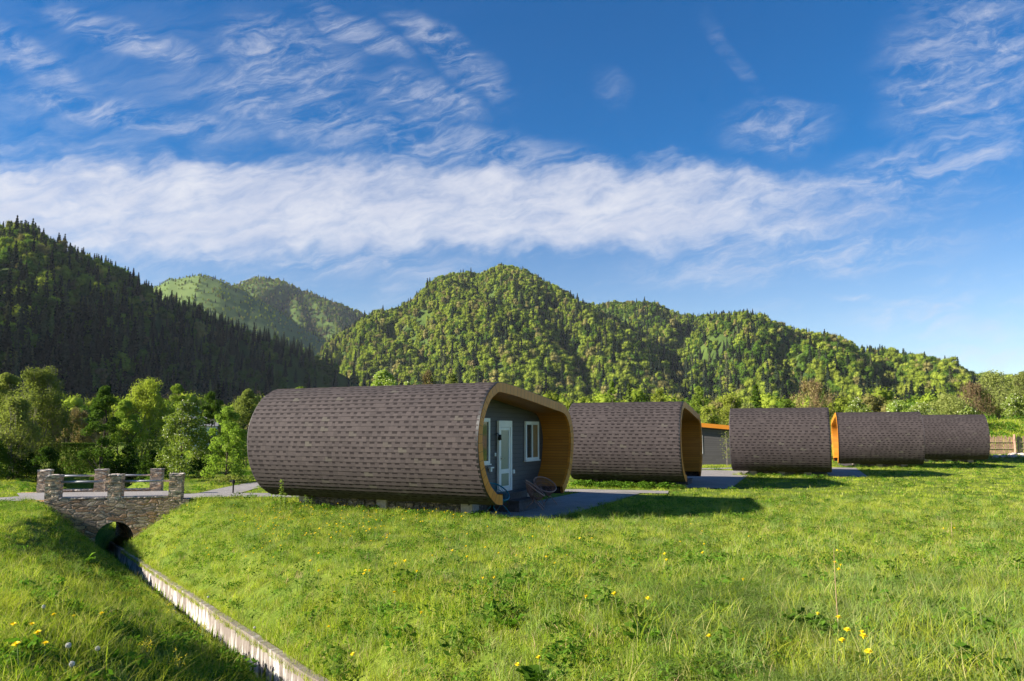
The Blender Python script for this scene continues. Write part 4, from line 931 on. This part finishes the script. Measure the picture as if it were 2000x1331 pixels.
# a lone dark spruce beyond the third cabin, and the staked sapling by the grey lodge
g_ = far_conifer(9.4, 1.9, 1500); o = npmesh('spruce_crown', g_[0], g_[1], M['deep']); o.name = 'crown'; r_ = empty('spruce_tree', (slope_at(1479, 842)[0]*112, 112, 0)); o.parent = r_; tag(r_, 'single pointed green spruce above the third cabin roof', 'tree')
q = MB(); q.tube([(0, 0, -.1), (0, 0, 3)], [.16, .1], 7); q.build('trunk', M['bark'], r_)
P_ = np.array([slope_at(1418, 842)[0]*50.2, 50.2, -.11]); r_ = empty('sapling', tuple(P_)); tag(r_, 'thin bare sapling with sparse leaves in front of the grey lodge', 'tree')
q = MB(); q.tube([(0, 0, 0), (.02, 0, 1.2), (-.03, 0, 2.3)], [.03, .024, .01], 6)
for k in range(16): z = .6+1.6*k/16; a = rng.random()*6.3; q.tube([(0, 0, z), (.22*math.cos(a), .22*math.sin(a), z+.22)], [.008, .004], 3, cap=False)
q.build('trunk', M['bark_pale'], r_); C = np.stack([rng.normal(size=260)*.2, rng.normal(size=260)*.2, rng.uniform(.5, 2.4, 260)], 1); v, f = quads(C, unit(260), .035); npmesh('crown', v, f, M['leaf_yellow'], r_)
# woods on the valley floor between the lawn and the hills
def valley(n):
    t = rng.uniform(-.80, .80, n); y = 92+rng.random(n)**1.2*560; x = t*y
    foot = np.full(n, 1e9)
    for h in (HL, HC, HR): foot = np.minimum(foot, np.where((t > h.tx[0]) & (t < h.tx[-1]), np.interp(t, h.fx, h.F[:, 1]), 1e9))
    k = (y < foot+25) & (y > np.where(t < .1, 150, 112)) & ~((x > 36) & (y < 115)); x, y = x[k], y[k]; nz = cheap_noise(x, y, .03, 61)
    i = pick(np.stack([(.25+.5*np.clip(nz, 0, 1)+.8*(x/y < -.2))*np.clip((y-230)/150, 0, 1), .1+0*x, .8+0*x, .9+0*x, .25+.4*np.clip(-nz, 0, 1)], 1), [CON, LAR, BRO, DEE, BAR])
    return np.stack([x, y, np.full(len(x), -.5)], 1), i, rng.uniform(.40, .85, len(x))*np.clip(.40+y/420, .5, 1.)
P, i_, s_ = valley(9000); o = scatter('valley_wood', P, i_, s_, rng.random(len(P))*6.28, PROTO, M['broad']); tag(o, 'mixed wood on the valley floor behind the cabins', 'wood')
# ------------------------------------------------------------------ grass
def tuft(n, spread, h, w, lean, seg=3, flop=0., dirn=None):
    """n curved tapering blades"""
    a = rng.random(n)*6.283; r = spread*np.sqrt(rng.random(n)); B = np.stack([r*np.cos(a), r*np.sin(a), np.full(n, -.02)], 1)
    L_ = h*rng.uniform(.45, 1.1, n); d = rng.random(n)*6.283
    if dirn is not None: d = dirn+rng.normal(size=n)*.5
    D = np.stack([np.cos(d), np.sin(d), np.zeros(n)], 1); ln = lean*rng.uniform(.2, 1.3, n)+flop; sd = rng.random(n)*3.1416; S = np.stack([np.cos(sd), np.sin(sd), np.zeros(n)], 1); ww = w*rng.uniform(.6, 1.2, n)
    V = []; 
    for k in range(seg+1):
        t = k/seg; z = L_*t*(1-.32*np.minimum(ln, 1.6)*t); o = L_*ln*t*t*.8; c = B+D*o[:, None]+np.stack([0*z, 0*z, z], 1); q = (ww*(1-.85*t**1.5))[:, None]*.5
        V += [c-S*q, c+S*q]
    V = np.stack(V, 1); K = 2*(seg+1); F = []
    for k in range(seg): F.append(np.arange(n)[:, None]*K+np.array([2*k, 2*k+1, 2*k+3, 2*k+2]))
    return V.reshape(-1, 3), np.concatenate(F)
def leafy(n, spread, h, leaf, stems=5):
    """low broadleaf weeds: leaf quads on short stems"""
    a = rng.random(n)*6.283; r = spread*np.sqrt(rng.random(n)); z = h*rng.random(n)**.7*(1-.5*r/spread)
    N = rng.normal(size=(n, 3))*.5+[0, 0, .9]; return quads(np.stack([r*np.cos(a), r*np.sin(a), z], 1), N, leaf*rng.uniform(.5, 1.2, n), 1.25)
GC = bpy.data.collections.new('grass_kinds')
for i in range(4): proto('a%02d_lawn' % i, tuft(34, .13, .12, .0058, .9), M['grass'], GC)                                # 0-3 near lawn
for i in range(3): proto('b%02d_tall' % i, tuft(44, .15, .27, .0060, 1.0, 4), M['grass'], GC)                            # 4-6 tall
for i in range(3): proto('c%02d_flopped' % i, tuft(48, .16, .34, .0055, .8, 4, .8, i*.5-2.6), M['grass_blue'], GC)        # 7-9 lying over
for i in range(3): proto('d%02d_weed' % i, leafy(46, .15, .13, .020), M['weed'], GC)                                      # 10-12
for i in range(3): proto('e%02d_farlawn' % i, tuft(46, .30, .12, .013, .8, 2), M['grass'], GC)                            # 13-15
for i in range(2): proto('f%02d_cool' % i, tuft(44, .14, .22, .0060, .8, 4), M['grass_blue'], GC)                        # 16-17
for i in range(2): proto('g%02d_dry' % i, tuft(14, .12, .16, .0050, 1.2, 3), M['dry'], GC)                                # 18-19
for i in range(2): proto('h%02d_bigweed' % i, leafy(60, .20, .20, .034), M['weed'], GC)                                   # 20-21
def in_poly(x, y, poly):
    c = np.zeros(len(x), bool); j = len(poly)-1
    for i in range(len(poly)):
        xi, yi = poly[i]; xj, yj = poly[j]; k = ((yi > y) != (yj > y)) & (x < (xj-xi)*(y-yi)/(yj-yi+1e-12)+xi); c ^= k; j = i
    return c
BLOCK = list(PATHS)
for c in CABINS: BLOCK.append(np.array([cab_xy(c, .35, .0 if not c['flip'] else c['n']), cab_xy(c, 4.2, .0 if not c['flip'] else c['n']), cab_xy(c, 4.2, c['n']-.9 if not c['flip'] else .9), cab_xy(c, .35, c['n']-.9 if not c['flip'] else .9)]))
BLOCK.append(np.array([(-15.3, 24.0), (-10.5, 24.75), (-12.7, 28.5), (-17.6, 27.6)]))
BLOCK.append(np.array([(8.9, 52.7), (16.8, 52.3), (16.8, 58), (8.9, 58)]))
def field(n, y0, y1, tmax=.74, pad=1.2):
    y = np.sqrt(rng.uniform(y0**2, y1**2, n)); x = rng.uniform(-1, 1, n)*(tmax*y+pad)
    u, s = dcoords(x, y); k = ~((u > -.29) & (u < .17)); 
    for P in BLOCK: k &= ~in_poly(x, y, P)
    return x[k], y[k]
allP, allI, allS = [], [], []
def put(x, y, idx, s, sink=0.): allP.append(np.stack([x, y, tz(x, y)-sink], 1)); allI.append(idx); allS.append(s)
def zone(x, y):
    u, s = dcoords(x, y); n1 = cheap_noise(x, y, .55, 71); n2 = cheap_noise(x, y, 1.3, 72)
    lush = np.clip((10.5-y)/4, 0, 1)*np.clip((x-1.0+n1*1.2)/2., 0, 1)          # long grass in the near right corner
    left = np.clip((-u-1.1)/.8, 0, 1)*np.clip((15-y)/6, 0, 1)                     # rough bank on the left of the ditch
    return u, s, n1, n2, lush, left
x, y = field(11500, 2.6, 10.5); u, s, n1, n2, lush, left = zone(x, y)
w_ = np.stack([1.2+0*x-.9*lush-.5*left, .10+.55*lush*np.clip(.5-n2, 0, 1)+.9*left*np.clip(.5+n1, .1, 1), 1.5*lush*np.clip(.4+n1, 0, 1), .22+.6*np.clip(n1-.25, 0, 1)+.5*left*np.clip(-n1, 0, 1), 1.1*lush*np.clip(.5-n1, 0, 1)+.15, .12+.22*left, .03+.18*np.clip(n2-.4, 0, 1)], 1)
put(x, y, pick(np.clip(w_, .001, 9), [[0, 1, 2, 3], [4, 5, 6], [7, 8, 9], [10, 11, 12], [16, 17], [18, 19], [20, 21]]), rng.uniform(.65, 1.2, len(x)))
x, y = field(20000, 10.5, 26); u, s, n1, n2, lush, left = zone(x, y); slope = (u > .2) & (u < 2.5)
w_ = np.stack([1.3+0*x, .05+.8*left+.0*x, .25+.8*np.clip(n1-.2, 0, 1), .12+0*x, .07+.16*left], 1)
put(x, y, pick(w_, [[0, 1, 2, 3], [4, 5, 6], [10, 11, 12], [16, 17], [18, 19]]), rng.uniform(.8, 1.4, len(x))*np.where(left > .3, 1., .95))
x, y = field(26000, 24, 88, .80); n1 = cheap_noise(x, y, .3, 75); put(x, y, np.where(rng.random(len(x)) < .12+.15*(n1 > .5), rng.integers(20, 22, len(x)), rng.integers(13, 16, len(x))), rng.uniform(.7, 1.2, len(x))*np.where((x > 34) & (y > 66), 3.2, 1.)*np.where(np.isin(0, [1]), 1, 1))
# shaggy fringes: ditch edges, bridge foot, cabin feet, path edges
ss = rng.uniform(-6, 19, 3400); uu = np.where(rng.random(3400) < .5, .06+np.abs(rng.normal(size=3400))*.07, -.33-np.abs(rng.normal(size=3400))*.22); xx = DP[0]+DNm[0]*uu+DD[0]*ss; yy_ = DP[1]+DNm[1]*uu+DD[1]*ss
k = (yy_ < 24.2) & (yy_ > 2.5); xx, yy_, uu = xx[k], yy_[k], uu[k]; put(xx, yy_, np.where(uu > 0, rng.integers(0, 4, len(xx)), rng.integers(0, 4, len(xx))), np.where(uu > 0, rng.uniform(.6, 1.1, len(xx)), rng.uniform(.5, .9, len(xx))))
for c, k0 in ((CABINS[0], 260), (CABINS[1], 200), (CABINS[2], 120), (CABINS[3], 90)):
    q = np.array([cab_xy(c, rng.uniform(-.5, .3), rng.uniform(.1, c['n'])) for _ in range(k0)]); put(q[:, 0], q[:, 1], rng.choice([4, 5, 6, 10, 20, 21, 0, 1], len(q)), rng.uniform(.6, 1.1, len(q)))
q = np.array([cab_xy(CABINS[1], rng.uniform(-.9, .2), rng.uniform(.5, 4.6)) for _ in range(110)]); put(q[:, 0], q[:, 1], rng.choice([20, 21], len(q)), rng.uniform(1.1, 1.7, len(q)))
AP, AI, AS = np.concatenate(allP), np.concatenate(allI), np.concatenate(allS)
o = scatter('grass', AP, AI, AS, rng.random(len(AP))*6.283*np.where(np.isin(AI, (7, 8, 9)), .12, 1.), GC, M['grass'], tilt=rng.normal(size=(len(AP), 2))*.10)
tag(o, 'spring lawn of mixed grass and low weeds covering the banks and the meadow', 'grass')

# ------------------------------------------------------------------ thin valley air
hz = bpy.data.materials.new('valley_air'); hz.use_nodes = True; t_ = NT(hz.node_tree); t_.n.clear(); pv_ = t_.new('ShaderNodeVolumePrincipled'); pv_.inputs['Color'].default_value = (.80, .88, 1., 1); pv_.inputs['Density'].default_value = .000035
o_ = t_.new('ShaderNodeOutputMaterial'); t_.l.new(pv_.outputs[0], o_.inputs['Volume'])
o = MB().box((-2600, -700, -4.5), (2600, 3900, 520)).build('haze', hz); tag(o, kind='stuff')
# ------------------------------------------------------------------ flowers and single plants
def place(o, P, lab, cat, grp_=None, sc=1.):
    o.location = (P[0], P[1], float(tz(P[0], P[1]))); o.rotation_euler = (rng.normal()*.12, rng.normal()*.12, rng.random()*6.28); o.scale = (sc,)*3; tag(o, lab, cat, grp_)
def petals(n, r0, r1, z0, dz, w):
    mb = MB()
    for k in range(n):
        a = 6.283*k/n+rng.random()*.1; c_, s_ = math.cos(a), math.sin(a); p = Vector((c_*r0, s_*r0, z0)); q = Vector((c_*r1, s_*r1, z0+dz)); t = Vector((-s_, c_, 0))*w; mb.add([p-t*.5, p+t*.5, q+t, q-t], [(0, 1, 2, 3)])
    return mb
def dandelion():
    r = empty('dandelion'); st = MB(); st.tube([(0, 0, -.02), (.01, 0, .09), (.0, .005, .19)], .0025, 5); st.build('stem', M['stalk'], r)
    h = petals(20, .003, .024, .19, .006, .0028); 
    for (n, a, b, z, d) in ((16, .002, .018, .193, .009), (12, .001, .011, .196, .010)): p = petals(n, a, b, z, d, .0026); h.add(p.v, p.f)
    h.tube([(0, 0, .180), (0, 0, .194)], [.004, .009], 8); h.build('flower_head', M['yellow'], r); return r
def seedhead():
    r = empty('dandelion_clock'); st = MB(); st.tube([(0, 0, -.02), (.01, 0, .11), (.0, .005, .23)], .0025, 5); st.build('stem', M['stalk'], r)
    u = unit(420); C = u*.019+[0, 0, .235]; v, f = quads(C, u+rng.normal(size=u.shape)*.5, .0045); npmesh('seed_ball', v, f, M['seed'], r); return r
near = [(26, 1224), (55, 1228), (45, 1275), (85, 1254), (83, 1271), (148, 1211), (115, 1210), (197, 1214), (10, 1238), (1012, 1301), (1060, 1290), (1638, 1216), (1658, 1240), (1675, 1239), (1685, 1263), (1704, 1282), (1655, 1265), (1450, 1135), (1262, 1175), (1205, 1173), (1140, 1177),
        (1582, 1202), (1463, 1052), (1840, 1036), (1865, 1035), (1625, 1107), (1640, 1108), (1630, 1120), (940, 1133), (885, 1082), (790, 1105), (770, 1107), (810, 1125), (718, 1125), (958, 1130), (1085, 1103), (950, 1072), (1035, 1073), (912, 1048), (610, 1100), (620, 1125), (700, 1275), (818, 1206), (665, 1044), (1393, 1248), (775, 1170), (640, 1230), (712, 1128), (716, 1120)]
dproto = dandelion(); first = True
def where(px, py):
    if px < 300 : return 'on the rough left bank of the ditch'
    if px > 1550 and py > 1180: return 'in the cluster at the foot of the tall dry stalk'
    if px > 1550: return 'in the long grass on the right of the photo'
    if py > 1160: return 'in the near grass at the bottom middle of the photo'
    return 'on the sunny slope between the ditch and the nearest cabin'
for px, py in near:
    o = dproto if first else copy_tree(dproto); first = False; P_ = hit(px, py, .17); place(o, P_, 'yellow dandelion in bloom '+where(px, py), 'flower', 'dandelions '+where(px, py), rng.uniform(.95, 1.25))
far = [(rnd.uniform(500, 760), rnd.uniform(985, 1060)) for _ in range(95)]+[(rnd.gauss(830, 60), rnd.gauss(1006, 8)) for _ in range(45)]+[(rnd.uniform(280, 560), rnd.uniform(990, 1120)) for _ in range(34)]+[(rnd.uniform(600, 1500), rnd.uniform(1010, 1110)) for _ in range(34)]
for px, py in far:
    P_ = hit(px, py, .10); u, s = dcoords(P_[0], P_[1])
    if -.6 < u < .5: continue
    o = copy_tree(dproto); lab = 'tiny yellow flower in the lawn in front of the nearest cabin' if px < 1000 else 'tiny yellow flower in the open lawn right of the nearest cabin'
    place(o, P_, lab, 'flower', lab.replace('flower', 'flowers'), rng.uniform(.8, 1.15))
sproto = seedhead(); first = True
for px, py, l_ in ((197, 1262, 'largest round dandelion seed head, on the dark left bank'), (138, 1260, 'small dandelion seed head left of the largest one'), (498, 1275, 'lone dandelion seed head beside the concrete ditch wall'), (88, 1180, 'dandelion seed head high on the left bank'), (408, 1215, 'dandelion seed head among yellow mustard flowers near the ditch wall'), (138, 1294, 'dandelion seed head lowest on the left bank')):
    o = sproto if first else copy_tree(sproto); first = False; place(o, hit(px, py, .22), l_, 'flower', None, rng.uniform(.75, .95))
def mustard(h, n=26, mflower='yellow'):
    r = empty('mustard_plant'); st = MB(); fl = MB(); tips = []
    for k in range(9):
        a = rng.random()*6.28; q = rng.uniform(.02, .10); z = h*rng.uniform(.6, 1.); st.tube([(0, 0, -.02), (q*.3*math.cos(a), q*.3*math.sin(a), z*.55), (q*math.cos(a), q*math.sin(a), z)], [.003, .0025, .0015], 4); tips.append((q*math.cos(a), q*math.sin(a), z))
    st.build('stem', M['stalk'], r); C = np.array([tips[rng.integers(9)] for _ in range(110)])+rng.normal(size=(110, 3))*.012; v, f = quads(C, unit(110)+[0, 0, .8], .006); npmesh('flower_head', v, f, M[mflower], r)
    v, f = leafy(30, .07, h*.5, .02); npmesh('leaves', v, f, M['weed'], r); return r
for px, py, l_ in ((347, 1275, 'yellow flowering mustard plant in the dark grass at the bottom left'), (420, 1208, 'yellow flowering mustard plant overhanging the ditch wall'), (486, 1222, 'small yellow flowering plant beside a rust streak of the ditch wall'), (290, 1247, 'small yellow flowering plant halfway down the left bank')):
    P_ = hit(px, py, .30); u, s = dcoords(P_[0], P_[1]); 
    if -.75 < u < .3: P_ = np.array([*(DP+DNm*(-.60)+DD*s), 0.])
    place(mustard(.34), P_, l_, 'wildflower')
def stalk_plant(name, h, lab, P, leaves=True, thick=.010, dry=False, flowers=0):
    r = empty(name); st = MB(); st.tube([(0, 0, -.04), (.01, .01, h*.5), (.015, -.01, h)], [thick, thick*.8, thick*.4], 6); st.build('stem', M['dry' if dry else 'stalk'], r)
    if leaves:
        n = int(70+h*60); z = rng.uniform(.15, 1., n)*h; a = rng.random(n)*6.28; q = rng.uniform(.02, .11, n)*(1.15-z/h*.6); v, f = quads(np.stack([q*np.cos(a), q*np.sin(a), z], 1), np.stack([np.cos(a), np.sin(a), np.full(n, .8)], 1), .026); npmesh('leaves', v, f, M['leaf_bright'], r)
    if flowers: C = np.array([0, 0, h])+rng.normal(size=(flowers, 3))*[.03, .03, .012]; v, f = quads(C, unit(flowers)+[0, 0, 1], .010); npmesh('flower_head', v, f, M['yellow'], r)
    r.location = (P[0], P[1], float(tz(P[0], P[1]))); r.rotation_euler = (rng.normal()*.012, rng.normal()*.012, rng.random()*6); tag(r, lab, 'plant'); return r
stalk_plant('dry_stalk', .72, 'tall thin dry brown stalk standing in the long grass at the right', hit(1640, 1255), False, .0045, True, 9)
stalk_plant('dry_stalk', .34, 'short pale dry stalk near the soil patch on the right', hit(1861, 1052), False, .008, True, 0)
for px, py, h, l_ in ((547, 1000, .95, 'tall thin leafy weed farthest left along the nearest cabin'), (598, 993, .62, 'leafy weed with a forked stem in front of the cabin foundation'), (608, 993, .72, 'tallest forked leafy weed in front of the cabin foundation'), (677, 990, .30, 'short leafy weed in front of the rubble foundation'),
                      (857, 996, .48, 'bushy leafy weed beside the pale stone at the cabin foot'), (990, 999, .40, 'leafy weed in front of the porch foot'), (556, 995, .50, 'small leafy weed beside the tall thin one at the cabin end')): stalk_plant('tall_weed', h, l_, hit(px, py+2), True, .010)
def dock(lab, P, n=9, L_=.26, mt='weed'):
    r = empty('dock_plant'); mb = MB()
    for k in range(n):
        a = 6.283*k/n+rng.random()*.5; el_ = rng.uniform(.5, 1.2); d = Vector((math.cos(a)*math.cos(el_), math.sin(a)*math.cos(el_), math.sin(el_))); t = Vector((-math.sin(a), math.cos(a), 0)); ll = L_*rng.uniform(.6, 1.1); pv = None
        for j in range(7):
            q = j/6; c_ = d*ll*q+Vector((d.x, d.y, -.9))*ll*.35*q*q; wv = t*(.004+.24*ll*math.sin(math.pi*min(1, max(0, (q-.15)/.87))) if q > .12 else .004); up_ = Vector((0, 0, .02*math.sin(q*9+k)))
            cur = [c_-wv+up_, c_-Vector((0, 0, .012)), c_+wv+up_]
            if pv: mb.add(pv+cur, [(0, 1, 4, 3), (1, 2, 5, 4)])
            pv = cur
    o = mb.build('leaves', M[mt], r, smooth=True); place(r, P, lab, 'plant')
dock('broad leaved dock plant at the bottom edge of the photo, right of its middle', hit(1050, 1322, .1), 9, .30); dock('broad leaved dock plant in the middle of the left bank', hit(165, 1095, .1), 11, .42); dock('smaller dock plant below the bridge on the left bank', hit(150, 1115, .1), 8, .32)
dock('pale broad leaf plant at the right photo edge', hit(1982, 1240, .1), 5, .28); dock('dark dock plant on the slope near the bottom middle', hit(1000, 1215, .05), 8, .2); dock('dark dock plant in the near grass, left of the dry stalk', hit(1255, 1245, .05), 8, .22)
